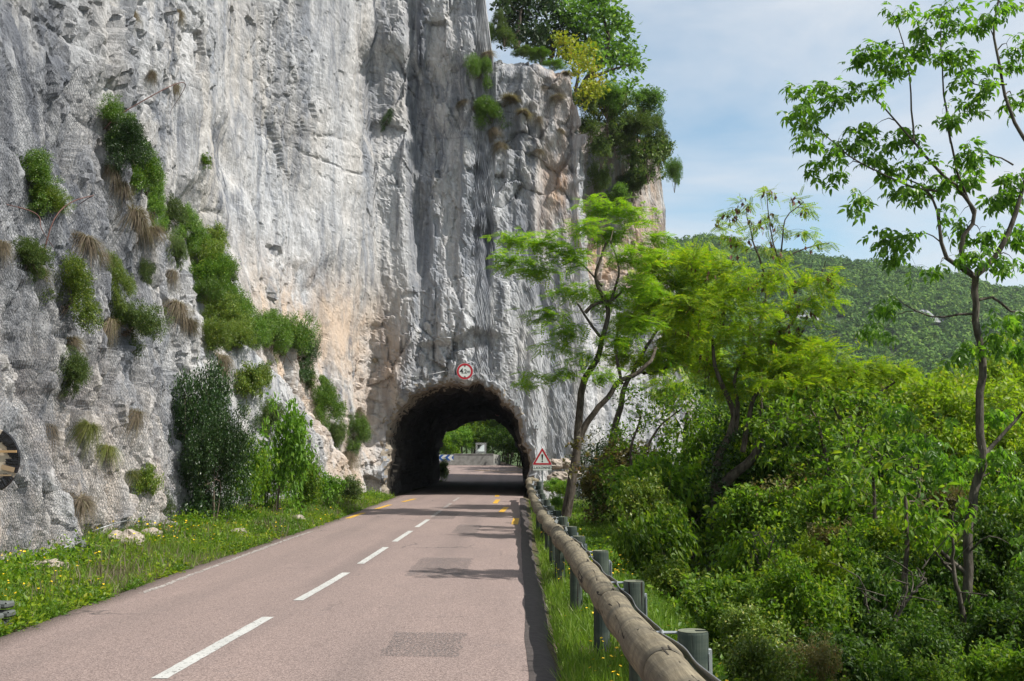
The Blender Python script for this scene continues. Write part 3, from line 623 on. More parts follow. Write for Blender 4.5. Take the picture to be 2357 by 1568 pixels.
def _frond():
    V = []; Q = []
    for i in range(7):
        y = .16 + .12 * i; z = -.10 * (y ** 2)
        for s in (-1, 1):
            k = len(V); d = np.array([s * .93, .36, -.06]); p = np.array([.015 * s, y, z]); ln = .25 - .012 * abs(i - 2.5); wv = np.array([-.36 * s, .93, 0]) * .055
            V += [p, p + d * ln * .45 + wv, p + d * ln, p + d * ln * .45 - wv]; Q.append([k, k + 1, k + 2, k + 3])
    k = len(V); V += [[0, .98, -.1], [.055, 1.08, -.12], [0, 1.2, -.15], [-.055, 1.08, -.12]]; Q.append([k, k + 1, k + 2, k + 3])
    k = len(V); V += [[-.008, 0, 0], [.008, 0, 0], [.006, .98, -.1], [-.006, .98, -.1]]; Q.append([k, k + 1, k + 2, k + 3])
    return np.array(V), Q
FROND = _frond()
def _spray(n=5):   # compound leaf with big drooping leaflets
    V = []; Q = []
    for i in range(n):
        y = .35 + .5 * (i // 2) / max(1, n // 2); s = 0 if i == n - 1 else (1 if i % 2 else -1)
        ang = s * R(58); c, sn = math.cos(ang), math.sin(ang)
        B = BIGL[0] * .62; B = B.copy(); B[:, 2] -= .45 * B[:, 1] ** 2 + .12 * B[:, 1]
        W = np.stack([B[:, 0] * c + B[:, 1] * sn, -B[:, 0] * sn + B[:, 1] * c, B[:, 2]], 1) + [0, y, -.25 * y * y]
        k = len(V); V += list(W); Q += [[a + k for a in q] for q in BIGL[1]]
    return np.array(V), Q
SPRAY = _spray()

def skeleton_tree(trunks, ends, rs, twig_r=.006, seg_limb=6, sag=.15, r_base=.03, pull=.35, seg=4):
    """limbs first, then a thin branch from the nearest wood to every end point"""
    T = MB(); B = MB(); nodes = []; nr = []
    for pts, r0, r1 in trunks:
        n = max(6, int(np.linalg.norm(np.diff(np.asarray(pts), axis=0), axis=1).sum() / .18)); n = min(n, 60)
        p = spline(pts, n); p = p + rs.normal(0, .006, p.shape); r = np.linspace(r0, r1, n)
        T.tube(p, r, 9 if r0 > .05 else 6); k0 = n // 4; nodes += list(p[k0:]); nr += list(r[k0:])
    nodes = np.array(nodes); nr = np.array(nr)
    e = np.asarray(ends); 
    if len(e):
        d0 = np.array([np.min(((nodes - q) ** 2).sum(1)) for q in e]); order = np.argsort(d0)
        for i in order:
            q = e[i]; dd = ((nodes - q) ** 2).sum(1); dd = dd + 3 * np.maximum(nodes[:, 2] - q[2], 0) ** 2
            j = int(np.argmin(dd)); s = nodes[j]; ln = math.sqrt(((s - q) ** 2).sum())
            if ln < .04: continue
            mid = (s + q) / 2 + np.array([0, 0, sag * ln]) + rs.normal(0, .07 * ln, 3)
            p = spline([s, mid, q], max(4, min(10, int(ln / .15) + 3))); r0 = min(nr[j] * .75, twig_r + .012 * ln + .004)
            rr = np.linspace(r0, twig_r * .6, len(p)); B.tube(p, rr, seg, cap=False)
            nodes = np.concatenate([nodes, p[1:]]); nr = np.concatenate([nr, rr[1:]])
    return T, B
def blob_points(blobs, rs, dens=None):
    out = []
    for c, r, n in blobs:
        v = rdir(n, rs) * (rs.uniform(0, 1, (n, 1)) ** .42) * np.asarray(r); out.append(np.asarray(c) + v)
    return np.concatenate(out)
def leaves_at(ends, per, spread, tpl, size, rs, droop=0.0, flat=0.0, outward=None, sv_=.35, MBo=None):
    n = len(ends) * per; c = np.repeat(ends, per, 0); o = rdir(n, rs) * (rs.uniform(0, 1, (n, 1)) ** .6) * np.asarray(spread)
    f = rdir(n, rs); 
    if outward is not None: f = f * .8 + np.repeat(outward, per, 0) * .8
    f[:, 2] = f[:, 2] * (1 - flat) - droop
    m = MBo or MB(); m.place(tpl[0], tpl[1], c + o, rot_from(f, None, rs.normal(0, .5 * (1 - flat * .6), n)), size * rs.uniform(1 - sv_, 1 + sv_, n)); return m

# ------------------------------------------------------------------ bush templates (unit radius about 1 m), then copies
def bush_meshes(kind, seed, nb, per, tpl, size, spread, shape=(1, 1, 1), droop=0, flat=0, lobes=9, stem_from=(0, 0, -1.1), cut_=-.28, ow_=1.0):
    rs = np.random.default_rng(seed); lb = []
    for i in range(lobes):
        d = rdir(1, rs)[0]; d[2] = abs(d[2]) * .9 if i % 3 else d[2]
        c = d * rs.uniform(.3, .62) * np.array(shape); lb.append((c, rs.uniform(.28, .5) * np.array([1, 1, .85]), nb // lobes))
    e = blob_points(lb, rs); f = fbm(e[:, 0] * 2.2, e[:, 1] * 2.2, e[:, 2] * 2.2, 2, seed); e = e[f > cut_]; e = e / np.percentile(np.abs(e), 96, axis=0)[None] * .93
    T, B = skeleton_tree([([stem_from, np.array(stem_from) * .5 + rs.normal(0, .05, 3), (0, 0, 0)], .035, .02)] + [([np.array(stem_from) + rs.normal(0, .05, 3) * [1, 1, 0], rs.normal(0, .25, 3) + [0, 0, -.3], rs.normal(0, .35, 3) + [0, 0, .25]], .022, .008) for _ in range(3)], e[::5], rs, twig_r=.004, seg=3)
    ow = e / (np.linalg.norm(e, axis=1, keepdims=True) + .2)
    lm = leaves_at(e, per, spread, tpl, size, rs, droop, flat, ow * ow_)
    st = MB(); 
    for m in (T, B):
        for v in m.v: pass
    S = MB(); S.v = T.v + [v for v in B.v]; S.n = T.n + B.n; S.q = T.q + [q + T.n for q in B.q]; S.ng = T.ng + [[i + T.n for i in f] for f in B.ng]
    return lm.mesh(kind + '_foliage'), S.mesh(kind + '_stem')
TPL = {}
def template(key, mat, *a, **k):
    lm, sm = bush_meshes(key, *a, **k); TPL[key] = (lm, sm, mat)
template('box_a', 'box', 11, 900, 34, LEAF, .052, .15)
template('box_b', 'box', 12, 900, 34, LEAF, .052, .15, shape=(1, 1, 1.15), lobes=7)
template('broad_a', 'broad', 21, 760, 11, LEAF, .135, .17, droop=.15, lobes=14, shape=(1, 1, 1.3), cut_=.02, ow_=.3)
template('broad_b', 'broad', 22, 900, 12, LEAF, .110, .17, droop=.3, lobes=16, shape=(1.1, 1, 1.2), cut_=.0, ow_=.3)
template('broad_c', 'broad', 23, 520, 8, BIGL, .165, .2, droop=.45, lobes=15, shape=(1, 1, 1.4), cut_=-.02, ow_=.3)
template('feather', 'locust', 31, 420, 5, FROND, .24, .12, flat=.6, lobes=12)
template('oakish', 'oak', 41, 760, 20, LEAF, .078, .15, lobes=15, cut_=-.1, ow_=.5)
_mcache = {}
def leafmesh(key, mat):
    k = (key, mat)
    if k not in _mcache:
        me = TPL[key][0] if mat == TPL[key][2] and (key, 'x') not in _mcache else TPL[key][0].copy()
        me.materials.clear(); me.materials.append(M[mat]); _mcache[k] = me
    return _mcache[k]
def stemmesh(key, mat='twig'):
    k = (key, 's' + mat)
    if k not in _mcache:
        me = TPL[key][1].copy(); me.materials.clear(); me.materials.append(M[mat]); _mcache[k] = me
    return _mcache[k]
rr = random.Random(5)
def bush(key, mat, loc, scale, label, cat='bush', name='bush', group=None, rz=None, tilt=(0, 0), stem=True, longstem=0):
    """a thing: foliage and stems"""
    e = empty(name, loc, label, cat, group, rz if rz is not None else rr.uniform(0, 6.28)); e.rotation_euler = (tilt[0], tilt[1], e.rotation_euler[2])
    sc = (scale,) * 3 if np.ndim(scale) == 0 else scale
    f = link('foliage', leafmesh(key, mat), e); f.scale = sc
    s = link('stem', stemmesh(key), e); s.scale = sc
    if longstem > .3:
        rs = np.random.default_rng(rr.randint(0, 9999)); m = MB()
        for _ in range(2):
            q = rs.normal(0, .12 * sc[0], 2); m.tube(spline([(q[0] * 2, q[1] * 2, -longstem), (q[0] + rs.normal(0, .1), q[1], -longstem * .5), (0, 0, -.2 * sc[2])], 7), np.linspace(.045, .02, 7) * max(.6, sc[0]), 6)
        m.build('trunk', M['bark'], e, smooth=True)
    return e
def px_r(rpx, Y): return rpx * Y / F_

# ---- box and other shrubs growing on the rock: u, v, half width, half height, template, material, label
def on_rock(u, v, hw, hh, key, mat, label, cat='shrub', name='box_shrub', group=None, out=.35):
    p, n = hit(u, v)
    if p is None: return None
    Y = p[1]; w_ = px_r(hw, Y); h_ = px_r(hh, Y); s = (w_ * 1.14, w_ * 1.14, h_ * 1.2)
    loc = p + n * out * w_
    rz = rr.uniform(0, 6.28)
    e = empty(name, loc, label, cat, group, 0)
    f = link('foliage', leafmesh(key, mat), e); f.scale = (s[0], s[1], s[2]); f.rotation_euler = (rr.uniform(-.5, .5), rr.uniform(-.5, .5), rr.uniform(0, 6.28))
    m = MB(); rs = np.random.default_rng(int(u * 7 + v)); nn = n * 1.0
    for _ in range(6):
        q = rdir(1, rs)[0] * np.array(s) * .6; m.tube(spline([-nn * (out * w_ + .2), rs.normal(0, .1 * w_, 3), q], 6), np.linspace(.03, .008, 6) * min(1, w_ + .3), 5)
    m.build('stem', M['twig'], e, smooth=True)
    return e
ROCKSHRUBS = [
 (72, 425, 50, 58, 'box_a', 'box', 'rounded green box shrub with a yellow flank, highest at the far left under netting'),
 (100, 480, 34, 40, 'box_b', 'boxyellow', 'small yellow-green shrub just under the rounded box shrub at the far left'),
 (250, 300, 34, 48, 'box_b', 'box', 'topmost small box shrub at the head of the diagonal ledge'),
 (285, 350, 44, 60, 'box_a', 'boxdark', 'dense dark box shrub second from the top of the diagonal ledge'),
 (318, 415, 46, 66, 'box_b', 'box', 'tall box shrub third from the top of the diagonal ledge, over dry grass'),
 (348, 478, 28, 46, 'box_a', 'box', 'narrow box shrub at the lower tip of the upper shrub cluster'),
 (418, 540, 28, 64, 'box_b', 'box', 'slim upright box shrub at the head of the lower ledge cluster'),
 (452, 615, 40, 50, 'box_a', 'boxyellow', 'yellowish box shrub under the slim one on the ledge'),
 (485, 668, 52, 52, 'box_b', 'box', 'broad box shrub in the middle of the diagonal ledge'),
 (495, 745, 50, 46, 'box_a', 'boxyellow', 'pale yellow-green box shrub hanging below the middle of the ledge'),
 (545, 735, 42, 56, 'box_a', 'box', 'box shrub on the ledge left of the three round ones'),
 (572, 790, 34, 44, 'box_b', 'box', 'small box shrub tucked beside the left round shrub'),
 (620, 790, 36, 52, 'box_a', 'box', 'left round box shrub of the three at the foot of the ledge'),
 (655, 815, 44, 66, 'box_b', 'box', 'tallest, middle round box shrub at the foot of the ledge'),
 (692, 820, 34, 54, 'box_a', 'boxdark', 'right round box shrub at the foot of the ledge, nearest the tunnel'),
 (495, 560, 20, 42, 'broad_b', 'boxyellow', 'wispy yellow shrub on bare rock right of the slim box shrub'),
 (140, 715, 62, 90, 'box_b', 'boxyellow', 'large straggly yellow-green shrub under netting at mid left'),
 (262, 660, 28, 66, 'box_a', 'boxyellow', 'thin yellow shrub in a crack right of the large straggly one'),
 (285, 765, 52, 56, 'box_b', 'olive', 'loose olive shrub below the thin yellow shrub'),
 (735, 940, 36, 52, 'box_a', 'box', 'small box shrub low on the rock left of the tunnel'),
 (742, 890, 14, 22, 'box_b', 'box', 'tiny sprig on the rock above the small low box shrub'),
 (812, 1010, 28, 44, 'box_b', 'box', 'lone box shrub on the rock nearest the tunnel mouth'),
 (892, 278, 9, 24, 'box_a', 'boxdark', 'tiny dark shrub high in the main vertical crack'),
 (1135, 270, 30, 40, 'box_a', 'box', 'bright green round shrub under the netted blocks of the tunnel face'),
 (1098, 180, 24, 40, 'box_b', 'box', 'green shrub in the cleft above the round one on the tunnel face'),
 (1150, 110, 40, 34, 'olive_b', 'olive', 'grey-green shrub on the brim right of the high cliff'),
 (470, 375, 14, 14, 'broad_a', 'broad', 'tiny green sprig on the pale wall right of the diagonal ledge'),
 (600, 880, 20, 34, 'broad_b', 'boxyellow', 'small yellow-green shrub under the round box shrubs'),
]
ROCKSHRUBS += [(300, 372, 30, 40, 'box_b', 'box', 'bright box sprig on the right flank of the upper ledge cluster'), (335, 445, 30, 40, 'box_a', 'box', 'bright box shrub low on the right flank of the upper ledge cluster'), (435, 575, 26, 40, 'box_a', 'box', 'small box shrub between the slim and the yellowish ledge shrubs'), (470, 640, 34, 40, 'box_a', 'box', 'box shrub overlapping the top of the broad ledge shrub'),
 (515, 700, 36, 44, 'box_a', 'box', 'box shrub just below the broad ledge shrub'), (470, 700, 30, 40, 'box_b', 'box', 'box shrub at the left rear of the middle of the ledge'), (520, 760, 36, 44, 'box_b', 'box', 'box shrub left below the one beside the three round ones'), (595, 765, 28, 36, 'box_b', 'box', 'little box shrub above the left round shrub'), (480, 790, 34, 40, 'olive_b', 'boxyellow', 'straggling yellowish growth low on the left side of the ledge'),
 (385, 500, 26, 40, 'olive_b', 'olive', 'wispy grey-green growth linking the two shrub clusters of the ledge'), (520, 640, 20, 34, 'broad_b', 'olive', 'thin wisp on the wall right of the broad ledge shrub'), (530, 800, 34, 36, 'olive_b', 'boxyellow', 'straggling growth under the ledge, left of the three round shrubs'),
 (400, 590, 20, 40, 'olive_b', 'olive', 'narrow hanging wisp left of the lower ledge cluster'), (700, 880, 18, 22, 'broad_b', 'olive', 'wispy growth below the right round shrub'), (770, 1010, 24, 30, 'olive_b', 'olive', 'grey-green scrub left of the lone shrub by the tunnel'), (560, 900, 30, 44, 'broad_b', 'boxyellow', 'thin yellow wisp on rock above the bright bramble'), (610, 975, 34, 40, 'olive_b', 'olive', 'scrub on the rock above the bright bramble'),
 (150, 870, 34, 50, 'olive_b', 'olive', 'sparse scrub below the large straggly shrub'), (60, 620, 40, 44, 'olive_b', 'olive', 'sparse scrub left above the large straggly shrub'), (330, 1130, 24, 40, 'broad_b', 'boxyellow', 'yellow wisp on rock left of the tall dark bush'), (330, 640, 18, 34, 'olive_b', 'olive', 'small scrub in the crack above the middle tussocks')]
template('olive_b', 'olive', 51, 900, 26, SLIM, .085, .15, lobes=11)
for r_ in ROCKSHRUBS: on_rock(*r_)
# dry grass tussocks hanging from the rock
def tuft_mesh(seed, n=1300):
    rs = np.random.default_rng(seed); m = MB(); az = rs.uniform(0, 6.28, n); up = rs.uniform(-.5, 1.1, n)
    base_ = np.stack([np.cos(az), np.sin(az), 0 * az], 1) * rs.uniform(0, .22, (n, 1)); f = np.stack([np.cos(az), np.sin(az), up], 1); f /= np.linalg.norm(f, axis=1, keepdims=True)
    ln = rs.uniform(.3, 1.1, n) ** 1.2; t = np.linspace(0, 1, 5); side = np.cross(f, [0, 0, 1]); side /= np.linalg.norm(side, axis=1, keepdims=True) + 1e-6
    c = base_[:, None] + f[:, None] * (t[None, :, None] * ln[:, None, None]) + np.array([0, 0, -1.])[None, None] * (t[None, :, None] ** 2 * (.55 + .5 * rs.random((n, 1, 1))) * ln[:, None, None])
    w_ = .009 * (1 - .8 * t)[None, :, None] * side[:, None]
    V = np.stack([c - w_, c + w_], 2).reshape(n, 10, 3); q = np.array([[0, 1, 3, 2], [2, 3, 5, 4], [4, 5, 7, 6], [6, 7, 9, 8]]); m.add(V.reshape(-1, 3), (q[None] + (np.arange(n) * 10)[:, None, None]).reshape(-1, 4)); return m.mesh('dry_grass')
TUFT = [tuft_mesh(3), tuft_mesh(4), tuft_mesh(5), tuft_mesh(6)]
for t_ in TUFT: t_.materials.append(M['straw'])
GTUFT = [t.copy() for t in TUFT]
for t_ in GTUFT: t_.materials.clear(); t_.materials.append(M['tussock'])
TUFTS = [(195, 565, 52, 40, 0, 'wide'), (228, 600, 26, 30, 0, 's'), (255, 410, 22, 50, 0, 'n'), (280, 450, 30, 46, 0, 'n'), (310, 520, 52, 62, 0, 'l'), (350, 545, 30, 40, 0, 's'), (395, 640, 22, 30, 0, 's'), (405, 720, 46, 44, 0, 'l'),
         (430, 760, 30, 36, 0, 's'), (505, 850, 42, 60, 0, 'l'), (525, 800, 26, 36, 0, 's'), (205, 1000, 34, 46, 1, 'g'), (242, 1045, 34, 34, 1, 'g'), (308, 970, 30, 44, 0, 'n'), (108, 1000, 26, 40, 0, 's'), (2, 580, 26, 42, 0, 's'),
         (180, 1165, 46, 40, 0, 'l'), (205, 1230, 26, 26, 1, 'g'), (300, 1105, 24, 34, 1, 'g'), (245, 760, 30, 50, 0, 'n'), (800, 1060, 26, 34, 0, 's'), (820, 960, 20, 30, 0, 's'), (865, 830, 8, 10, 0, 's'), (160, 800, 30, 36, 0, 's'), (80, 640, 30, 30, 0, 's'), (350, 180, 14, 26, 0, 's'), (402, 210, 16, 26, 0, 's'), (310, 40, 12, 20, 0, 's'), (410, 40, 18, 30, 0, 's'),
         (1065, 240, 20, 14, 0, 's'), (1132, 310, 22, 24, 0, 's'), (1095, 255, 14, 14, 0, 's'), (1175, 235, 22, 14, 0, 's'), (1205, 265, 18, 14, 0, 's'), (1240, 350, 16, 12, 0, 's'), (1278, 232, 22, 16, 0, 's'), (1255, 205, 16, 12, 0, 's'), (1240, 280, 12, 20, 0, 's'), (1150, 345, 20, 24, 0, 's'), (1160, 130, 30, 12, 0, 'w'), (1220, 140, 30, 10, 0, 'w'), (1120, 130, 20, 16, 0, 'w'), (1290, 305, 10, 12, 0, 's'), (1300, 175, 14, 10, 0, 's')]
TL = [(72, 440, 'the rounded shrub at far left'), (140, 715, 'the large straggly shrub'), (262, 660, 'the thin yellow shrub in the crack'), (285, 765, 'the loose olive shrub'), (318, 415, 'the upper ledge shrubs'), (250, 300, 'the topmost ledge shrub'), (452, 615, 'the lower ledge shrubs'), (495, 745, 'the hanging pale shrub'), (620, 820, 'the three round shrubs'), (735, 920, 'the small low shrub'), (812, 1010, 'the lone shrub by the tunnel'),
      (460, 1000, 'the tall dark bush'), (20, 1060, 'the covered sign'), (170, 1262, 'the steel anchor plate'), (350, 60, 'the top edge at upper left'), (1135, 270, 'the bright round shrub of the tunnel face'), (1098, 180, 'the cleft shrub'), (1300, 160, 'the top right rock block'), (1230, 110, 'the dark holm oaks'), (1340, 330, 'the right edge of the tunnel face')]
TU = {}
def tuft_label(u, v, hw, hh, g):
    k = sorted(TL, key=lambda m: (m[0] - u) ** 2 + (m[1] - v) ** 2)[0]; du, dv = u - k[0], v - k[1]
    r_ = (('right of ' if du > 0 else 'left of ') if abs(du) > abs(dv) else ('below ' if dv > 0 else 'above ')) + k[2]; s_ = 'large ' if max(hw, hh) > 44 else ('small ' if max(hw, hh) < 22 else 'mid-sized ')
    for ad in ('', 'drooping ', 'ragged ', 'narrow ', 'flat '):
        lab = s_ + ad + ('green' if g else 'dry brown') + ' grass tussock ' + r_
        if lab not in TU: TU[lab] = 1; return lab
    return lab
for i, (u, v, hw, hh, g, _) in enumerate(TUFTS):
    p, n = hit(u, v - hh * .4)
    if p is None: continue
    me = (GTUFT if g else TUFT)[i % 4]; o = link('grass_tussock', me, None, p + n * .03); s = px_r(hw, p[1]); o.scale = (s * rr.uniform(1.1, 1.6), s * 1.35, px_r(hh, p[1]) * rr.uniform(1.1, 1.6)); o.rotation_euler = (rr.uniform(-.35, .35), rr.uniform(-.1, .5), rr.uniform(0, 6))
    tag(o, tuft_label(u, v, hw, hh, g), 'grass tussock', 'green tussocks on the netted rock' if g else ('dry tussocks on the tunnel face' if u > 900 else 'dry tussocks on the left wall'))

# ---- shrubs standing on the bank at the foot of the wall
def bank(u, vb, Y, hw, hh, key, mat, label, name='bush', cat='bush'):
    """vb is the foot in the picture"""
    p = P(u, vb, Y); g = float(G(p[0], p[1])); w_, h_ = px_r(hw, Y), px_r(hh, Y)
    return bush(key, mat, (p[0], p[1], g + h_ * .86), (w_ * 1.15, w_ * 1.15, h_ * 1.16), label, cat, name, rz=rr.uniform(0, 6))
bank(450, 1195, 22.0, 78, 168, 'box_a', 'boxdark', 'tallest, darkest green box bush standing at the foot of the rock wall', 'box_bush')
bank(490, 1185, 21.4, 60, 120, 'box_b', 'boxdark', 'dark box bush pressed against the right of the tallest dark bush', 'box_bush')
bank(575, 1160, 24, 44, 84, 'broad_b', 'broad', 'mid green leafy bush right of the tall dark bush')
bank(645, 1140, 26, 52, 115, 'broad_a', 'weed', 'bright green bramble bush with ferny top against the rock', 'bramble')
bank(618, 1090, 26.5, 36, 60, 'feather', 'broad', 'feathery low green bush beside the bright bramble')
bank(695, 1120, 27.5, 38, 60, 'broad_b', 'broad', 'small leafy bush right of the bright bramble')
bank(325, 1190, 20, 34, 50, 'box_b', 'boxyellow', 'small yellow-green bush on the bank left of the tall dark bush')
bank(375, 1185, 20.3, 26, 38, 'box_a', 'olive', 'small olive bush touching the left foot of the tall dark bush')
bank(740, 1130, 30, 34, 36, 'broad_a', 'weed', 'low leafy weeds on the bank near the tunnel', 'weed_clump', 'weeds')
bank(800, 1135, 33, 30, 30, 'broad_b', 'olive', 'low olive weeds on the bank nearest the tunnel mouth', 'weed_clump', 'weeds')
bank(222, 1190, 18.6, 18, 26, 'broad_a', 'weed', 'small leafy weed behind the netting beside the anchor plate', 'weed_clump', 'weeds')

# arching bare bramble canes on the rock
for pts, lab in (([(85, 640), (100, 590), (130, 530), (170, 482), (215, 468), (255, 478)], 'long arching bare bramble cane across the left rock'), ([(230, 300), (270, 270), (320, 255), (370, 262)], 'thin arching cane at the head of the ledge shrubs'), ([(0, 455), (40, 480), (80, 530), (110, 590)], 'thin straight cane at the far left over the netting')):
    q = []
    for u, v in pts:
        p, n = hit(u, v)
        if p is not None: q.append(p + n * .35 * math.sin(math.pi * (len(q) + .3) / len(pts)) + n * .1)
    if len(q) > 2:
        m = MB(); m.tube(spline(q, 30), np.linspace(.013, .004, 30), 5); tag(m.build('bramble_cane', M['redtwig'], smooth=True), lab, 'bramble')

# ------------------------------------------------------------------ wire netting on the near rock and the tunnel face brim
def net(u0, v0, u1, v1, cell, off, name, label, rad=.0022, step=None, filt=None):
    """hexagonal mesh laid over the rock: sample the surface on a coarse grid, then interpolate the wires"""
    gu = np.arange(u0, u1 + 1, 14.0); gv = np.arange(v0, v1 + 1, 14.0); GP = np.full((len(gu), len(gv), 3), np.nan)
    for i, u in enumerate(gu):
        for j, v in enumerate(gv):
            p, n = hit(u, v)
            if p is not None: GP[i, j] = p + n * off
    # soften so that the net bridges the hollows
    for _ in range(2):
        Q = GP.copy(); Q[1:-1, 1:-1] = (GP[1:-1, 1:-1] * 2 + GP[:-2, 1:-1] + GP[2:, 1:-1] + GP[1:-1, :-2] + GP[1:-1, 2:]) / 6; ok = ~np.isnan(Q[..., 0]) & (np.abs(Q[..., 1] - GP[..., 1]) < .8); GP[ok] = np.where((Q[ok][:, :1] > GP[ok][:, :1] - .12), Q[ok], GP[ok])
    return gu, gv, GP
def net_build(u0, v0, u1, v1, nw, nh, off, name, label, rad, filt=None):
    gu, gv, GP = net(u0, v0, u1, v1, 0, off, name, label)
    def at(u, v):
        fi = np.clip((u - u0) / 14, 0, len(gu) - 1.001); fj = np.clip((v - v0) / 14, 0, len(gv) - 1.001); i = fi.astype(int); j = fj.astype(int); a = (fi - i)[:, None]; b = (fj - j)[:, None]
        return GP[i, j] * (1 - a) * (1 - b) + GP[i + 1, j] * a * (1 - b) + GP[i, j + 1] * (1 - a) * b + GP[i + 1, j + 1] * a * b
    E = []
    du = (u1 - u0) / nw; dv = (v1 - v0) / nh
    for j in range(nh):
        i = np.arange(nw); o = .5 * (j % 2); x = u0 + (i + o) * du; y = v0 + j * dv
        a = np.stack([x, y + 0 * x], 1); b = a + [0, dv * .45]; c = np.stack([x - du / 2, y + dv + 0 * x], 1); d = np.stack([x + du / 2, y + dv + 0 * x], 1)
        E += [np.stack([a, b], 1), np.stack([b, c], 1), np.stack([b, d], 1)]
    E = np.concatenate(E); rs = np.random.default_rng(4)
    jit = lambda q: q + np.stack([vn(q[:, 0] * .05, q[:, 1] * .05, 0 * q[:, 0], 5), vn(q[:, 0] * .05, q[:, 1] * .05, 0 * q[:, 0], 6)], 1) * du * .9
    A_, B_ = jit(E[:, 0]), jit(E[:, 1]); pa, pb = at(A_[:, 0], A_[:, 1]), at(B_[:, 0], B_[:, 1])
    ok = ~np.isnan(pa[:, 0]) & ~np.isnan(pb[:, 0]) & (np.linalg.norm(pa - pb, axis=1) < .6)
    if filt is not None: ok &= filt(A_[:, 0], A_[:, 1])
    pa, pb = pa[ok], pb[ok]; d = pb - pa; ln = np.linalg.norm(d, axis=1); tri = np.array([[math.cos(t), 0, math.sin(t)] for t in (0, 2.094, 4.189)])
    TV = np.concatenate([tri * [1, 1, 1], tri + [0, 1, 0]]); TQ = [[0, 1, 4, 3], [1, 2, 5, 4], [2, 0, 3, 5]]
    m = MB(); sc = np.stack([np.full(len(ln), 1.)] * 3, 1)
    Rm = rot_from(d); Rm = Rm * np.stack([np.full(len(ln), rad), ln, np.full(len(ln), rad)], 1)[:, None, :]
    m.place(TV, TQ, pa, Rm, np.ones(len(ln))); return tag(m.build(name, M['wire']), label, 'netting')
net_build(-10, 150, 430, 1270, 78, 150, .10, 'wire_netting', 'hexagonal wire rockfall netting draped over the near left rock', .0032, lambda u, v: (v > 420 + 0 * u) | (u < 215))
net_build(1040, 110, 1330, 330, 60, 34, .10, 'wire_netting', 'hexagonal wire netting hung over the blocks under the brim of the tunnel face', .004)

# anchor plate, bottom cable of the net
pa, na = hit(170, 1262); 
if pa is not None:
    e = empty('rock_anchor', pa, 'grey steel anchor plate with a black knob at the lower edge of the left netting', 'anchor plate')
    Rm = np.array(rot_from([na])[0]); m = MB(); m.box(na * .14, (.17, .022, .22), Rm, .004); m.build('plate', M['signback'], e)
    m = MB(); m.tube([na * .10, na * .24], [.02, .02], 10); m.tube([na * .16, na * .22], [.038, .034], 10); m.build('knob', M['signblack'], e, smooth=True)
cabl = []
for u, v in [(-20, 1304), (20, 1296), (60, 1287), (110, 1270), (160, 1258), (190, 1240), (230, 1215), (300, 1200)]:
    p, n = hit(u, v)
    if p is not None: cabl.append(p + n * .16)
if len(cabl) > 3:
    m = MB(); m.tube(spline(cabl, 50), .011, 6); tag(m.build('steel_cable', M['cable'], smooth=True), 'grey steel cable running along the lower edge of the left netting', 'cable')
# small anchors on the tunnel face and the cable between them
anch = [(1500 + 365 * .4464, 1400 + 235 * .4464), (1500 + 640 * .4464, 1400 + 195 * .4464), (1500 + 1112 * .4464, 1400 + 225 * .4464), (1500 + 1270 * .4464, 1400 + 475 * .4464), (1500 + 1440 * .4464, 1400 + 680 * .4464), (1822, 1376), (1500 + 1485 * .4464, 1400 + 1200 * .4464)]
alab = ['rusty square anchor plate above the left shoulder of the tunnel arch', 'square anchor plate just left of the round height sign', 'square anchor plate right of the round height sign', 'pale square anchor plate on the right shoulder of the tunnel arch',
        'grey square anchor plate right of the tunnel arch, above the warning sign', 'square anchor plate high above the round height sign', 'square anchor plate low on the rock behind the warning sign post']
APs = []
for (x, y), lb in zip(anch, alab):
    p, n = hit(x / 1.7378, y / 1.7378)
    if p is None: APs.append(None); continue
    n = n * [1, 1, .3]; n /= np.linalg.norm(n); APs.append(p + n * .08)
    e = empty('rock_anchor', p + n * .05, lb, 'anchor plate'); Rm = np.array(rot_from([n])[0]); m = MB(); m.box((0, 0, 0), (.26, .02, .26), Rm, .004); m.build('plate', M['signback'], e)
    m = MB(); m.tube([n * .0, n * .09], [.035, .03], 8); m.build('nut', M['steel'], e, smooth=True)
for a_, b_, lb in ((0, 1, 'thin steel cable between the two anchor plates left of the height sign'), (1, 2, 'thin steel cable passing behind the round height sign')):
    if APs[a_] is not None and APs[b_] is not None:
        q = spline([APs[a_] + [0, -.1, 0], (APs[a_] + APs[b_]) / 2 + [0, -.25, -.04], APs[b_] + [0, -.1, 0]], 14); m = MB(); m.tube(q, .009, 5); tag(m.build('steel_cable', M['cable']), lb, 'cable')

# ------------------------------------------------------------------ log guard rail
RP = [(2.0, .70, .60), (3.2, .69, .61), (4.3, .655, .62), (6.3, .67, .53), (8.3, .66, .53), (10.5, .62, .55), (14, .57, .545), (18, .52, .54), (22, .46, .55), (26, .40, .60), (30, .38, .70), (34, .36, .83), (37.5, .36, .95)]
def RL(y): 
    a = np.array(RP); x = np.interp(y, a[:, 0], a[:, 1]); z = np.interp(y, a[:, 0], a[:, 2])
    return np.array([x + .035 * math.sin(y * 2.1) * (y > 12) + .012 * math.sin(y * 5.3), y, z + .018 * math.sin(y * 1.7 + 1) * (y > 9)])
rail = empty('guard_rail', (.6, 3, 0), 'weathered round log guard rail along the right road edge, on green posts', 'guard rail')
def rl(p): return np.asarray(p) - [.6, 3, 0]
joints = [1.9, 4.78, 7.6, 9.9, 12.4, 15, 17.6, 20.2, 22.8, 25.4, 28, 30.6, 33.2, 35.6, 37.6]
rs = np.random.default_rng(3)
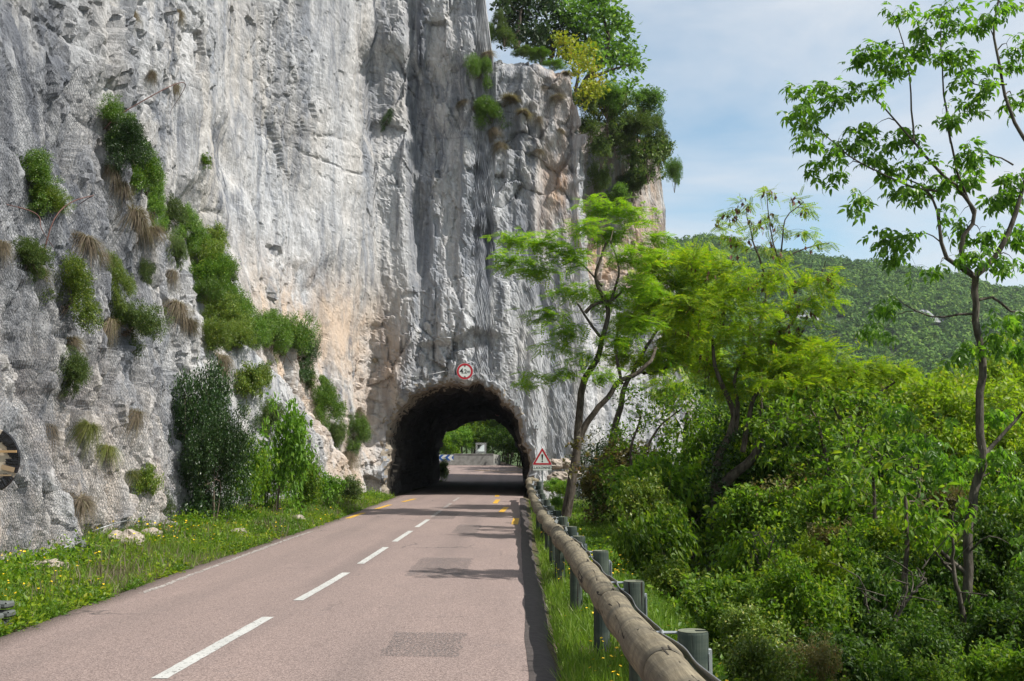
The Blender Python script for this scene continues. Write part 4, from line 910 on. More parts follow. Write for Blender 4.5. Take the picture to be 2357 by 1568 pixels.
for i in range(len(joints) - 1):
    a_, b_ = joints[i] + .006, joints[i + 1] - .006; n = 26; t = np.linspace(0, 1, n); ys_ = a_ + (b_ - a_) * t
    A3, B3 = RL(a_), RL(b_); p = np.array([A3 * (1 - k) + B3 * k for k in t]) * .45 + np.array([RL(y) for y in ys_]) * .55
    r = .108 + .004 * np.sin(t * 7 + i) - .010 * np.exp(-((t - 0) / .008) ** 2) - .010 * np.exp(-((1 - t) / .008) ** 2)
    m = MB(); th = np.arange(28) * 2 * np.pi / 28; V = []
    for k in range(n):
        rad = r[k] * (1 + .018 * fbm(np.cos(th) * 1.5 + i * 7, np.sin(th) * 1.5, np.full(28, ys_[k] * .8), 3, 5)); V.append(np.stack([p[k, 0] + rad * np.cos(th), np.full(28, p[k, 1]), p[k, 2] + rad * np.sin(th)], 1))
    V = np.array(V); k0 = m.n; m.grid(rl(V)[:, ::-1], closed=True); m.ng += [[k for k in range(28)], [(n - 1) * 28 + k for k in range(28)][::-1]]
    m.build('log', M['log'], rail, smooth=True)
    # saw kerf at the joint and the short slits cut along the log there
    c = RL(b_ + .006); m = MB(); m.tube(rl([c - [0, .005, 0], c + [0, .005, 0]]), .0995, 24)
    if b_ < 16:
        for sx, l0, l1 in ((-.012, -.20, .0), (.030, .0, .17)):
            an_ = math.pi / 2 - sx * 6 ; d = np.array([math.cos(an_), 0, math.sin(an_)]) * .1075; m.box(rl((c * .0 + (RL(b_ + (l0 + l1) / 2)) + d)), (.008, l1 - l0, .004))
    m.build('joint', M['log_end'], rail)
# curled far end
e_ = RL(37.6); m = MB(); m.tube(rl(spline([e_, e_ + [.01, .5, .05], e_ + [.12, .95, .08], e_ + [.36, 1.15, .02]], 12)), np.linspace(.105, .095, 12), 16); m.build('log', M['log'], rail, smooth=True)
# posts
def post_profile(r, slot=True):
    th = np.linspace(.30, 2 * np.pi - .30, 30); c = [(r * math.cos(a), r * math.sin(a)) for a in th]
    return c + [(r * .15, -r * .2955), (r * .15, r * .2955)]
py = [3.35, 6.05, 8.7, 11.4, 14.1, 16.7, 19.3, 21.9, 24.5, 27.1, 29.7, 32.3, 34.8, 37.2]
for k, y in enumerate(py):
    c = RL(y); r = .088; x = c[0] + .295 + (.02 if k % 2 else 0); zt = c[2] + (.045 if k > 0 else -.02); g = float(G(x, y)) - .15; prof = post_profile(r)
    n = len(prof); m = MB(); tl = rs.normal(0, .012, 2)
    lo_ = [(x + px_, y + pz_, g) for px_, pz_ in prof]; hi = [(x + px_ * .97 + tl[0], y + pz_ * .97 + tl[1], zt) for px_, pz_ in prof]; h1 = [(x + px_ + tl[0], y + pz_ + tl[1], zt - .012) for px_, pz_ in prof]
    V = rl(np.array([lo_, h1, hi])); m.add(V.reshape(-1, 3)); Q = []
    for a_ in range(2):
        for i in range(n): j = (i + 1) % n; Q.append([a_ * n + i, a_ * n + j, (a_ + 1) * n + j, (a_ + 1) * n + i])
    m.q.append(np.array(Q)); po = m.build('post', M['post'], rail)
    m2 = MB(); m2.add(V[2] + [0, 0, .002], None, None, [list(range(n))]); m2.build('cut_top', M['post_top'], po)
    # steel upright in the slot
    m = MB(); m.box(rl((x + r * .75 + tl[0], y, (zt - .10 + g) / 2)), (r * .9, r * .50, zt - .10 - g), None, .003); m.box(rl((x + r * 1.02, y, (zt - .12 + g) / 2)), (.008, r * 1.15, zt - .12 - g)); m.build('steel_upright', M['steel'], po)
    if k < 9:
        xb = c[0] + .02; zb_ = c[2] - .105; gb = float(G(xb, y)) - .1; m = MB(); m.tube(rl([(xb, y, gb), (xb, y, zb_ + .03)]), .068, 18); m.build('spacer_post', M['post'], rail)
    # bolts
    m = MB()
    for dz in (-.02, .03): m.tube(rl([(c[0] + .09, y + dz, c[2] + dz), (x - r * .9, y + dz, c[2] + dz)]), .009, 8); m.tube(rl([(c[0] + .135, y + dz, c[2] + dz), (c[0] + .155, y + dz, c[2] + dz)]), .018, 6)
    m.build('bolt', M['steel'], rail)
# wavy galvanised band between log and posts
ys_ = np.linspace(1.9, 37.4, 520); V = []
for y in ys_:
    j = np.argmin(np.abs(np.array(py) - y)); dd = abs(y - py[j]) ; c = RL(y); o = .128 + .030 * math.exp(-(dd / .28) ** 2); zz = c[2] + .052 - .03 * math.exp(-(dd / .35) ** 2)
    V.append([(c[0] + o - .020, y, zz + .030), (c[0] + o - .016, y, zz + .032), (c[0] + o + .006, y, zz - .028), (c[0] + o + .002, y, zz - .030)])
m = MB(); m.grid(rl(np.array(V)), closed=True); m.build('steel_band', M['steel'], rail, smooth=False)

# ------------------------------------------------------------------ signs
def disc(r, n=48, y=0, poly=None):
    a = np.linspace(0, 2 * np.pi, n, endpoint=False); return np.stack([r * np.cos(a), 0 * a + y, r * np.sin(a)], 1)
def plate(poly, y0, y1):
    m = MB(); P0 = np.array([(x, y0, z) for x, z in poly]); P1 = np.array([(x, y1, z) for x, z in poly]); n = len(P0); m.add(np.concatenate([P0, P1])); m.q.append(np.array([[i, (i + 1) % n, n + (i + 1) % n, n + i] for i in range(n)])); m.ng += [list(range(n))[::-1], [n + i for i in range(n)]]; return m
def ring(outer, inner, y0, th=.0015):
    m = MB(); o = np.array([(x, y0, z) for x, z in outer]); i_ = np.array([(x, y0, z) for x, z in inner]); b = np.array([(x, y0 + th, z) for x, z in outer]); m.grid(np.stack([o, i_]), closed=True); m.grid(np.stack([b, o]), closed=True); return m
circ = lambda r, n=56: [(r * math.cos(t), r * math.sin(t)) for t in np.linspace(0, 2 * math.pi, n, endpoint=False)]
FACE = Matrix.Rotation(R(90), 4, 'X')     # text lies in the x-z plane, seen from -y
# height limit sign
c = P(1070, 855, 41.0); hy, _ = hit(1070, 852); 
e = empty('height_limit_sign', c, 'round red-rimmed 4.2 m height limit sign hung above the tunnel arch', 'road sign')
plate(circ(.335), 0, .012).build('disc', M['signwhite'], e)
ring(circ(.325), circ(.243), -.002).build('rim', M['signred'], e)
text_mesh('4', .29, 'lettering', M['signblack'], e, Matrix.Translation((-.135, -.004, .005)) @ FACE, .018)
text_mesh('.2', .23, 'lettering', M['signblack'], e, Matrix.Translation((.0, -.004, -.012)) @ FACE, .012)
text_mesh('m', .18, 'lettering', M['signblack'], e, Matrix.Translation((.15, -.004, -.012)) @ FACE, .012)
m = MB(); m.add([(-.05, -.004, .235), (.05, -.004, .235), (0, -.004, .175)], None, [[0, 2, 1]]); m.add([(-.05, -.004, -.235), (.05, -.004, -.235), (0, -.004, -.175)], None, [[0, 1, 2]]); m.build('arrow', M['signblack'], e)
dy = max(.1, float(hy[1] - c[1]) + .3 if hy is not None else 1.2); m = MB(); m.box((-.2, dy / 2 + .01, .1), (.04, dy, .04)); m.box((.2, dy / 2 + .01, .1), (.04, dy, .04)); m.build('bracket', M['steel'], e)
# warning sign with plate
Y_ = 37.2; c = P(1248.5, 1140, Y_); gz = float(G(c[0], Y_)); e = empty('warning_sign', (c[0], Y_, gz), 'red-bordered warning triangle with exclamation mark over a KLAXONNEZ plate on a grey post', 'road sign')
zc = P(1248.5, 1053, Y_)[2] - gz
def tri(s, rr_=.035, cz=0):
    k = []; 
    for i, a in enumerate((90, 210, 330)):
        cx_, cz_ = s * math.cos(R(a)), s * math.sin(R(a)) + cz
        for b in np.linspace(-60, 60, 7): k.append((cx_ + rr_ * math.cos(R(a + b)), cz_ + rr_ * math.sin(R(a + b))))
    return k
T0 = tri(.37, .03, zc - .06)
plate(T0, -.05, -.035).build('triangle', M['signwhite'], e)
ring(tri(.365, .022, zc - .06), tri(.262, .012, zc - .06), -.0525).build('border', M['signred'], e)
m = MB(); ex = [(-.028, .15), (.028, .15), (.033, .12), (.014, -.06), (-.014, -.06), (-.033, .12)]; m.add([(x, -.053, z + zc - .04) for x, z in ex], None, None, [list(range(6))]); m.add([(x, -.053, z + zc - .145) for x, z in circ(.028, 16)], None, None, [list(range(16))]); m.build('exclamation_mark', M['signblack'], e)
zp = P(1248.5, 1077, Y_)[2] - gz
W2 = .345; H2 = .098; rc = [(W2 - .02, -H2), (W2, -H2 + .02), (W2, H2 - .02), (W2 - .02, H2), (-W2 + .02, H2), (-W2, H2 - .02), (-W2, -H2 + .02), (-W2 + .02, -H2)]
plate([(x, z + zp) for x, z in rc], -.05, -.035).build('plate', M['signwhite'], e)
ring([(x * .99, z * .96 + zp) for x, z in rc], [(x * .972, z * .88 + zp) for x, z in rc], -.0525).build('plate_edge', M['signback'], e)
text_mesh('KLAXONNEZ', .125, 'lettering', M['signblack'], e, Matrix.Translation((0, -.0535, zp)) @ FACE, .010, 1.15, weightx=.92)
m = MB(); m.box((0, 0, (zc + .2) / 2 - .1), (.06, .035, zc + .3), None, .006); m.box((0, -.022, zc - .2), (.3, .02, .03)); m.build('post', M['steel'], e)
# covered sign at the left edge, standing on rubber weights
cS = P(-33, 1060, 9.8); gS = float(G(-5.0, 9.8)); e = empty('covered_sign', (cS[0], 9.8, gS), 'round road sign at the left edge wrapped in cardboard and black plastic', 'road sign'); zz = cS[2] - gS
sc_ = .315; plate([(x, z + zz) for x, z in circ(sc_)], 0, .02).build('disc', M['cardboard'], e)
rs = np.random.default_rng(12)
def blobpatch(a0, a1, r_in, seed):
    rs = np.random.default_rng(seed); n = 14; a = np.linspace(R(a0), R(a1), n); V = []
    for k, rad in enumerate((sc_ + .012, sc_ + .004, (sc_ + r_in) / 2, r_in)):
        jr = rs.normal(0, .010, n) * (k > 1); V.append(np.stack([(rad + jr) * np.cos(a), -.008 - .006 * rs.random(n) * (k > 0) + (.02 if k == 0 else 0), (rad + jr) * np.sin(a) + zz], 1))
    m = MB(); m.grid(np.array(V)); return m
for a0, a1, ri, sd_ in ((8, 62, .225, 1), (-22, 4, .20, 2), (-60, -30, .235, 3), (-8, 12, .26, 5)): blobpatch(a0, a1, ri, sd_).build('black_plastic', M['tape'], e)
m = MB(); m.box((0.02, -.020, zz + .085), (.56, .012, .022)); m.build('wooden_slat', M['slat'], e)
m = MB(); m.box((.225, -.018, zz - .075), (.13, .004, .045), np.array(Matrix.Rotation(R(14), 3, 'Y'))); m.box((.05, -.016, zz - .14), (.42, .003, .014)); m.build('brown_tape', M['browntape'], e)
m = MB(); m.box((-.02, .04, zz * .55), (.05, .05, zz * 1.5), None, .005); m.build('post', M['steel'], e)
for k in range(3):
    x0, yv = -5.02 + .02 * (k % 2), 9.72; zb0 = float(road_z(-4.8, yv)) + .03 + .085 * k
    m = MB()
    # a ballast block: body with a stepped lip and a hand hole
    Rz = np.array(Matrix.Rotation(R(4 - 5 * k), 3, 'Z')); 
    for (cx_, cy_, cz_), (dx, dy_, dz) in (((-.13, 0, .036), (.46, .40, .068)), ((.16, -.11, .040), (.16, .15, .060)), ((.16, .11, .040), (.16, .15, .060)), ((.03, 0, .062), (.10, .26, .026))): m.box(Rz @ np.array([cx_, cy_, cz_]), (dx, dy_, dz), Rz, .016)
    tag(m.build('ballast_block', M['rubber'], None, loc=(x0, yv, zb0)), ['lowest', 'middle', 'topmost'][k] + ' grey rubber ballast block stacked under the covered sign', 'ballast block', 'stack of ballast blocks')

# behind the tunnel: wall, chevrons, mirror
Yb = 84.6
def wallseg(x0, x1, y0, y1, h0, h1, th=.28): 
    m = MB(); g0, g1 = float(zroad(y0)) - .3, float(zroad(y1)) - .3; d = np.array([x1 - x0, y1 - y0]); n = np.array([-d[1], d[0]]) / np.linalg.norm(d) * th
    V = [(x0, y0, g0), (x1, y1, g1), (x1, y1, g1 + h1), (x0, y0, g0 + h0)]; V2 = [(x + n[0], y + n[1], z) for x, y, z in V]; m.add(V + V2); m.q.append(np.array([[0, 1, 2, 3], [5, 4, 7, 6], [3, 2, 6, 7], [1, 5, 6, 2], [4, 0, 3, 7]])); return m
bt = P(1100, 1046, Yb)[2]; hb = bt - (float(zroad(Yb)) - .3)
xl, xr = P(1045, 1046, Yb)[0], P(1136, 1046, Yb)[0]
e = empty('concrete_wall', (xl, Yb, float(zroad(Yb))), 'stained grey concrete parapet wall across the bend beyond the tunnel', 'wall')
for m_, n_ in ((wallseg(xl, xr, Yb, Yb, hb, hb), 'panel'), (wallseg(xl - 7, xl - .004, Yb - .5, Yb - .02, hb, hb - .02), 'panel'), (wallseg(xr + .004, P(1152, 1046, Yb + .5)[0], Yb + .02, Yb + 1.2, hb, hb - .1), 'end_wing')):
    o = m_.build(n_, M['concrete'], e); o.location = -np.array(e.location); o.location = [-c_ for c_ in e.location]
m = MB(); m.box(((xl + xr) / 2, Yb + .14, bt + .02), (xr - xl + .05, .34, .06), None, .01); o = m.build('coping', M['concrete'], e); o.location = [-c_ for c_ in e.location]
# chevron board
x0, x1 = P(1004, 1050, Yb - .7)[0], P(1044, 1050, Yb - .7)[0]; zt_, zl_ = P(1030, 1047, Yb - .7)[2], P(1030, 1060, Yb - .7)[2]
x0 -= 1.2; wv_ = x1 - x0; hv = zt_ - zl_; e = empty('chevron_board', ((x0 + x1) / 2, Yb - .7, zl_), 'blue and white chevron board pointing left on the wall beyond the tunnel', 'road sign')
plate([(-wv_ / 2, 0), (wv_ / 2, 0), (wv_ / 2, hv), (-wv_ / 2, hv)], 0, .02).build('board', M['signwhite'], e)
m = MB(); s = .55; q = -wv_ / 2 + .25
while q < wv_ / 2 - .02:
    a_ = lambda x, z: (min(max(x, -wv_ / 2), wv_ / 2), -.003, z)
    m.add([a_(q, hv / 2), a_(q + .24, hv), a_(q + .24 + .24, hv), a_(q + .24, hv / 2), a_(q + .48, 0), a_(q + .24, 0)]); k = m.n - 6; m.ng += [[k, k + 3, k + 2, k + 1], [k, k + 5, k + 4, k + 3]]; q += s
m.build('chevrons', M['signblue'], e)
m = MB(); m.box((0, .3, hv / 2 - .3), (wv_ * .8, .5, .1)); m.box((-wv_ * .3, .1, -.3), (.08, .08, 1.2)); m.box((wv_ * .3, .1, -.3), (.08, .08, 1.2)); m.build('bracket', M['steel'], e)
# traffic mirror
c = P(1107, 1031.5, Yb + .45); hw = px_r(12.2, Yb); e = empty('traffic_mirror', (c[0], c[1], bt), 'square traffic mirror in a black and white striped frame on the far parapet', 'mirror'); zc = c[2] - bt
plate([(-hw, zc - hw), (hw, zc - hw), (hw, zc + hw), (-hw, zc + hw)], 0, .05).build('frame', M['signwhite'], e)
m = MB(); st_ = hw * 2 / 9; iw = hw * .66
def clipstripe(a0, a1, box):
    # diagonal stripe a0 < x+z < a1 clipped to a box
    x0, x1, z0, z1 = box; poly = [(x0, z0), (x1, z0), (x1, z1), (x0, z1)]
    for sgn, lim in ((1, a0), (-1, -a1)):
        out = []
        for i in range(len(poly)):
            p, q = poly[i], poly[(i + 1) % len(poly)]; dp = sgn * (p[0] + p[1]) - lim; dq = sgn * (q[0] + q[1]) - lim
            if dp >= 0: out.append(p)
            if dp * dq < 0: t = dp / (dp - dq); out.append((p[0] + t * (q[0] - p[0]), p[1] + t * (q[1] - p[1])))
        poly = out
        if len(poly) < 3: return None
    return poly
for k in range(-12, 13):
    for box in ((-hw, hw, iw, hw), (-hw, hw, -hw, -iw), (-hw, -iw, -iw, iw), (iw, hw, -iw, iw)):
        pl_ = clipstripe(k * st_ * 1.3, k * st_ * 1.3 + st_ * .65, box)
        if pl_: m.add([(x, -.003, z + zc) for x, z in pl_], None, None, [list(range(len(pl_)))])
m.build('stripes', M['signblack'], e)
m = plate([(-iw * .95, zc - iw * .95), (iw * .95, zc - iw * .95), (iw * .95, zc + iw * .95), (-iw * .95, zc + iw * .95)], -.006, -.004); o = m.build('glass', M['mirror'], e)
m = MB(); m.box((0, .08, (zc + .1) / 2 - .2), (.07, .07, zc + .6), None, .005); m.build('post', M['steel'], e)
# dim sign under the roof near the far end
c = P(1147, 948, 62); e = empty('tunnel_sign', c, 'dim red-rimmed round sign under the roof at the far end of the tunnel', 'road sign'); plate(circ(.26, 32), 0, .012).build('disc', M['signwhite'], e); ring(circ(.25, 32), circ(.17, 32), -.002).build('rim', M['signred'], e); m = MB(); m.box((0, .05, .45), (.04, .04, .9)); m.build('hanger', M['steel'], e)
#@@VEG
# ------------------------------------------------------------------ trees of the slope
def tree(name, label, Y, trunks, blobs, tpl, size, per, spread, mat, seed, dens=1.0, depth=1.1, droop=0, flat=0, bark='bark', group=None, yj=.35, twig_r=.006, out=.4, pods=0, sag=.15, keep=-.35, cat='tree', wood='branches', anchor=None):
    rs = np.random.default_rng(seed)
    tr = []
    for pts, r0, r1 in trunks:
        q = [P(a[0], a[1], Y + (a[2] if len(a) > 2 else 0)) for a in pts]; tr.append((q, r0, r1))
    b0 = tr[0][0][0]; g = float(G(b0[0], b0[1])) - .1 if anchor is None else b0[2]
    if b0[2] > g + .15: tr[0] = ([np.array([b0[0] + .05, b0[1], g])] + list(tr[0][0]), tr[0][1] * 1.15, tr[0][2])
    bl = []
    for b in blobs:
        u, v, hw, hh = b[:4]; dY = rs.uniform(-1, 1) * yj * px_r(120, Y) * 2 if len(b) < 5 else b[4]
        rx, rz_ = px_r(hw, Y), px_r(hh, Y); n = int(max(6, dens * rx * rz_ * 34 + 6)); bl.append((P(u, v, Y + dY), (rx, (rx + rz_) * .5 * depth, rz_), n))
    e = blob_points(bl, rs); f = fbm(e[:, 0] * 1.6, e[:, 1] * 1.6, e[:, 2] * 2.4, 2, seed); e = e[f > keep]
    root = empty(name, tr[0][0][0], label, cat, group); o = -np.array(root.location)
    T, B = skeleton_tree(tr, e, rs, twig_r=twig_r, sag=sag)
    t = T.build('trunk', M[bark], root, smooth=True); t.location = o
    t = B.build(wood, M[bark if bark != 'bark' else 'twig'], root) if B.n else t; t.location = o
    c = np.mean([b[0] for b in bl], 0); ow = e - c; ow /= np.linalg.norm(ow, axis=1, keepdims=True) + .3
    lm = leaves_at(e, per, spread, tpl, size, rs, droop, flat, ow * out)
    t = lm.build('foliage', M[mat], root); t.location = o
    if pods:
        k = e[rs.integers(0, len(e), pods)]; m = MB(); m.place(SLIM[0] * [1.6, 1, 1], SLIM[1], np.repeat(k, 4, 0) + rs.normal(0, .06, (pods * 4, 3)), rot_from(rs.normal(0, .25, (pods * 4, 3)) + [0, 0, -1], None, rs.uniform(0, 6, pods * 4)), .13); t = m.build('seed_pods', M['pod'], root); t.location = o
    return root
tree('locust_tree', 'feathery bright green locust tree with forked dark trunk leaning beside the far guard rail', 29,
     [([(1303, 1195), (1316, 1110), (1328, 1030), (1333, 953), (1346, 874), (1377, 821), (1386, 781), (1400, 720), (1372, 640), (1395, 560)], .15, .035),
      ([(1326, 1035), (1345, 985), (1368, 950), (1404, 908), (1426, 876), (1461, 863), (1487, 843), (1510, 800, 1)], .10, .04),
      ([(1386, 781), (1345, 724), (1330, 700)], .05, .03), ([(1347, 720), (1370, 700), (1410, 690), (1440, 660)], .06, .025), ([(1386, 660), (1340, 610), (1260, 570)], .035, .015), ([(1404, 700), (1425, 620), (1405, 555)], .05, .02)],
     [(1195, 545, 50, 22), (1260, 555, 46, 26), (1180, 600, 46, 22), (1240, 620, 52, 26), (1310, 590, 44, 30), (1380, 478, 50, 26), (1440, 490, 46, 30), (1490, 500, 34, 26), (1400, 540, 52, 28), (1345, 520, 34, 20),
      (1320, 670, 60, 24), (1260, 720, 52, 22), (1310, 760, 50, 22), (1450, 590, 50, 30), (1270, 800, 46, 20), (1235, 862, 40, 16), (1290, 860, 34, 18), (1340, 820, 40, 22), (1400, 690, 50, 26), (1470, 660, 50, 30), (1480, 740, 50, 28), (1420, 780, 50, 24), (1390, 860, 30, 16), (1510, 560, 34, 30), (1215, 880, 20, 8)],
     FROND, .34, 5, (.36, .34, .12), 'locust', 101, dens=4.8, flat=.75, droop=.12, twig_r=.004)
tree('locust_tree', 'dark-trunked locust tree standing just behind the forked one, its trunk bending right', 32,
     [([(1400, 1150), (1412, 997), (1430, 931), (1439, 887), (1456, 862), (1509, 858), (1560, 830)], .14, .04), ([(1456, 862), (1470, 830), (1500, 780), (1540, 720)], .07, .03), ([(1432, 885), (1424, 850), (1418, 800), (1430, 720)], .06, .025)],
     [(1520, 610, 50, 30), (1570, 650, 50, 32), (1540, 710, 54, 34), (1600, 730, 50, 32), (1560, 800, 50, 34), (1500, 830, 46, 26), (1600, 830, 44, 30), (1450, 740, 40, 26), (1440, 820, 40, 24), (1620, 600, 40, 26), (1540, 890, 46, 26), (1500, 700, 50, 30), (1500, 650, 46, 26), (1580, 590, 40, 20), (1640, 680, 44, 30), (1620, 800, 46, 30), (1560, 760, 46, 30)],
     FROND, .34, 5, (.40, .40, .22), 'locusty', 102, dens=8, flat=.45, droop=.12, twig_r=.004)
tree('locust_tree', 'large yellow-green locust tree with an ivy-clad trunk in the middle of the slope', 21,
     [([(1645, 1420), (1650, 1250), (1648, 1110), (1655, 1050), (1680, 1000), (1690, 960), (1668, 900), (1645, 840), (1640, 780)], .13, .03),
      ([(1652, 1130), (1690, 1090), (1735, 1050), (1755, 1000), (1790, 960), (1840, 930)], .12, .03), ([(1690, 1000), (1700, 940), (1690, 880), (1720, 800)], .06, .02), ([(1710, 1040), (1720, 980), (1735, 920), (1790, 850), (1850, 760)], .06, .02)],
     [(1600, 600, 44, 26), (1650, 620, 56, 34), (1600, 690, 52, 34), (1700, 660, 56, 36), (1660, 720, 60, 36), (1740, 720, 56, 36), (1600, 770, 50, 34), (1690, 780, 60, 36), (1780, 770, 54, 36), (1830, 720, 44, 34), (1740, 830, 60, 32), (1640, 850, 54, 34), (1810, 840, 54, 30), (1870, 800, 44, 26), (1880, 860, 50, 24), (1940, 840, 46, 20), (2000, 850, 40, 18), (2060, 845, 30, 15), (1960, 880, 50, 20), (1700, 890, 56, 28), (1560, 720, 36, 30), (1770, 640, 40, 26), (1840, 650, 34, 20), (1890, 690, 30, 20), (1900, 640, 24, 12)],
     FROND, .27, 5, (.30, .30, .18), 'locusty', 103, dens=6, flat=.45, droop=.12, pods=50, twig_r=.004)
tree('locust_tree', 'tall sparse locust tree rising thin against the sky, seed pods hanging', 22.5,
     [([(1760, 1100), (1752, 900), (1750, 760), (1763, 680), (1756, 620), (1735, 560), (1720, 500)], .07, .014), ([(1756, 700), (1790, 640), (1800, 560), (1810, 500), (1850, 465)], .03, .010), ([(1763, 680), (1800, 600), (1860, 570), (1910, 560)], .028, .01), ([(1770, 820), (1830, 730), (1880, 660), (1900, 600)], .04, .01), ([(1800, 620), (1780, 560), (1770, 500), (1765, 440)], .02, .008)],
     [(1680, 490, 26, 14), (1715, 470, 26, 16), (1665, 520, 30, 14), (1730, 520, 26, 18), (1770, 440, 18, 12), (1775, 500, 22, 16), (1835, 465, 30, 12), (1860, 480, 16, 12), (1800, 530, 30, 14), (1850, 535, 28, 12), (1890, 565, 30, 9), (1760, 570, 30, 14), (1700, 560, 26, 14), (1680, 545, 24, 10), (1800, 590, 24, 10)],
     FROND, .25, 3, (.18, .18, .08), 'locusty', 104, dens=2.2, flat=.5, droop=.25, pods=30, keep=-.6)
# the near tree on the right with large drooping leaves
Z7 = lambda *p: [(1726 + .5136 * a, .5136 * b) for a, b in p]
tree('drooping_leaf_tree', 'tall slender tree at right with large drooping leaves and a forked pale trunk', 13,
     [([(2225, 1560), (2226, 1440), (2228, 1310), (2232, 1200), (2250, 1110), (2264, 1060), (2254, 985), (2256, 900), (2262, 830), (2246, 740), (2243, 650), (2242, 637)], .066, .042),
      (Z7((1005, 1240), (950, 1170), (950, 1080), (1010, 970), (940, 850), (840, 760), (740, 640), (650, 540), (560, 440)), .034, .008),
      (Z7((1005, 1240), (950, 1200), (880, 1150), (850, 1040), (845, 950), (800, 850), (700, 800)), .034, .008),
      (Z7((1005, 1240), (1080, 1180), (1150, 1060), (1200, 930), (1228, 830), (1300, 700)), .042, .02),
      (Z7((1300, 720), (1228, 620), (1150, 450), (1120, 300), (1090, 150), (1115, 0), (1120, -80)), .026, .010),
      (Z7((740, 640), (725, 450), (715, 330), (690, 200), (660, 110), (640, 60)), .014, .005), (Z7((900, 640), (870, 450), (860, 250), (855, 150), (860, 60)), .015, .005), (Z7((1010, 960), (920, 740), (900, 640)), .02, .013),
      (Z7((1005, 1410), (920, 1412), (840, 1425), (760, 1400), (690, 1360)), .02, .006), (Z7((1030, 1340), (1090, 1330), (1160, 1390), (1280, 1400)), .022, .01), (Z7((1180, 740), (1100, 700), (1040, 680)), .012, .006), (Z7((1150, 380), (1010, 380), (940, 300)), .012, .006), (Z7((560, 760), (440, 700), (300, 560)), .012, .005), (Z7((840, 860), (700, 830), (560, 760)), .018, .010),
      ([(2226, 1318), (2171, 1276), (2124, 1224), (2108, 1192), (2118, 1114), (2110, 1046)], .032, .012), ([(2262, 1050), (2300, 1010), (2357, 950)], .03, .015)],
     [(1726 + .5136 * a, .5136 * b, c * .5136, d * .5136) for a, b, c, d in ((230, 390, 46, 40), (350, 400, 60, 40), (215, 480, 40, 34), (270, 540, 44, 40), (390, 450, 50, 40), (260, 620, 30, 50), (215, 720, 34, 46), (290, 740, 60, 50), (370, 780, 50, 46), (360, 690, 60, 40), (430, 620, 50, 40), (470, 400, 46, 36), (560, 390, 40, 40), (500, 240, 46, 34), (560, 220, 50, 36), (640, 290, 60, 46), (660, 55, 50, 28), (640, 230, 50, 30), (520, 580, 60, 40), (600, 620, 60, 40), (700, 600, 50, 50), (550, 700, 60, 40), (640, 740, 60, 50), (740, 720, 60, 50), (690, 840, 60, 46), (490, 900, 30, 60), (620, 1060, 46, 50), (700, 1060, 50, 50), (640, 1150, 60, 40), (740, 1180, 60, 40), (860, 1200, 50, 40), (760, 860, 50, 40), (850, 800, 60, 50), (780, 120, 60, 60), (760, 200, 50, 50), (880, 110, 50, 50), (850, 240, 50, 60), (940, 250, 60, 40), (930, 320, 46, 40), (1000, 280, 50, 40), (1060, 300, 50, 46), (1080, 370, 50, 40), (1190, 200, 46, 60), (1210, 280, 30, 40), (1000, 470, 40, 50), (900, 500, 46, 40), (960, 680, 50, 50), (1020, 730, 50, 30), (950, 790, 60, 40), (1150, 860, 50, 50), (1170, 780, 50, 30), (1100, 900, 50, 36), (880, 950, 50, 50), (930, 1010, 50, 50), (1050, 1040, 50, 40), (1200, 1180, 40, 50), (1190, 1040, 40, 50), (1050, 90, 50, 50), (1150, 20, 50, 40), (880, 20, 50, 30), (1210, 440, 30, 40), (990, 1130, 50, 40), (1100, 1150, 40, 30),
      (600, 1340, 60, 40), (650, 1410, 60, 40), (560, 1470, 50, 50), (1080, 1440, 60, 40), (1180, 1440, 60, 50), (1100, 1520, 60, 40), (1210, 1560, 60, 60), (960, 1560, 50, 60))] + [(2130, 1000, 40, 26), (2180, 1060, 40, 30), (2290, 1040, 40, 34), (2330, 1110, 34, 34), (2170, 1150, 40, 34), (2290, 1180, 40, 40), (2120, 1180, 34, 30), (2200, 960, 34, 24), (2300, 960, 40, 26), (2090, 1100, 34, 28), (2330, 1240, 30, 40), (2180, 1240, 30, 30), (2100, 1010, 30, 24), (2060, 940, 34, 20)],
     SPRAY, .135, 3, (.17, .17, .12), 'ash', 105, dens=4.4, flat=.35, droop=.5, bark='bark_pale', twig_r=.003, keep=-.22, depth=1.1, sag=.25)
# other trees standing in the undergrowth: (label, Y, trunk, blobs...)
def simple_tree(label, Y, tr, blobs, mat, seed, tplname='LEAF', size=.085, per=10, sp=.22, bark='bark', dens=1.0, droop=.25, name='broadleaf_tree', **k):
    if Y < 35: dens *= 4.0
    return tree(name, label, Y, tr, blobs, {'LEAF': LEAF, 'BIGL': BIGL, 'FROND': FROND, 'SLIM': SLIM}[tplname], size, per, (sp, sp, sp * .8), mat, seed, dens=dens, droop=droop, bark=bark, **k)
simple_tree('slim twin-stemmed young tree with sparse leaves between the rail and the ivy-clad trunk', 24, [([(1440, 1290), (1452, 1200), (1460, 1120), (1452, 1040), (1475, 960)], .08, .02), ([(1460, 1120), (1490, 1030), (1520, 980), (1570, 940)], .05, .015)],
            [(1430, 1000, 50, 40), (1500, 960, 56, 40), (1560, 920, 50, 30), (1480, 1060, 56, 40), (1560, 1020, 56, 44), (1400, 1080, 40, 40), (1530, 1110, 60, 40), (1450, 910, 50, 26)], 'broad', 201, size=.095)
simple_tree('dark dense evergreen tree behind the forked locust trunk', 31, [([(1370, 1180), (1372, 1100), (1375, 1020)], .07, .03)], [(1350, 1060, 36, 40), (1385, 1030, 46, 46), (1360, 1110, 46, 50), (1410, 1090, 46, 56), (1440, 1150, 44, 50), (1380, 1160, 50, 44)], 'boxdark', 202, size=.075, per=16, dens=1.3)
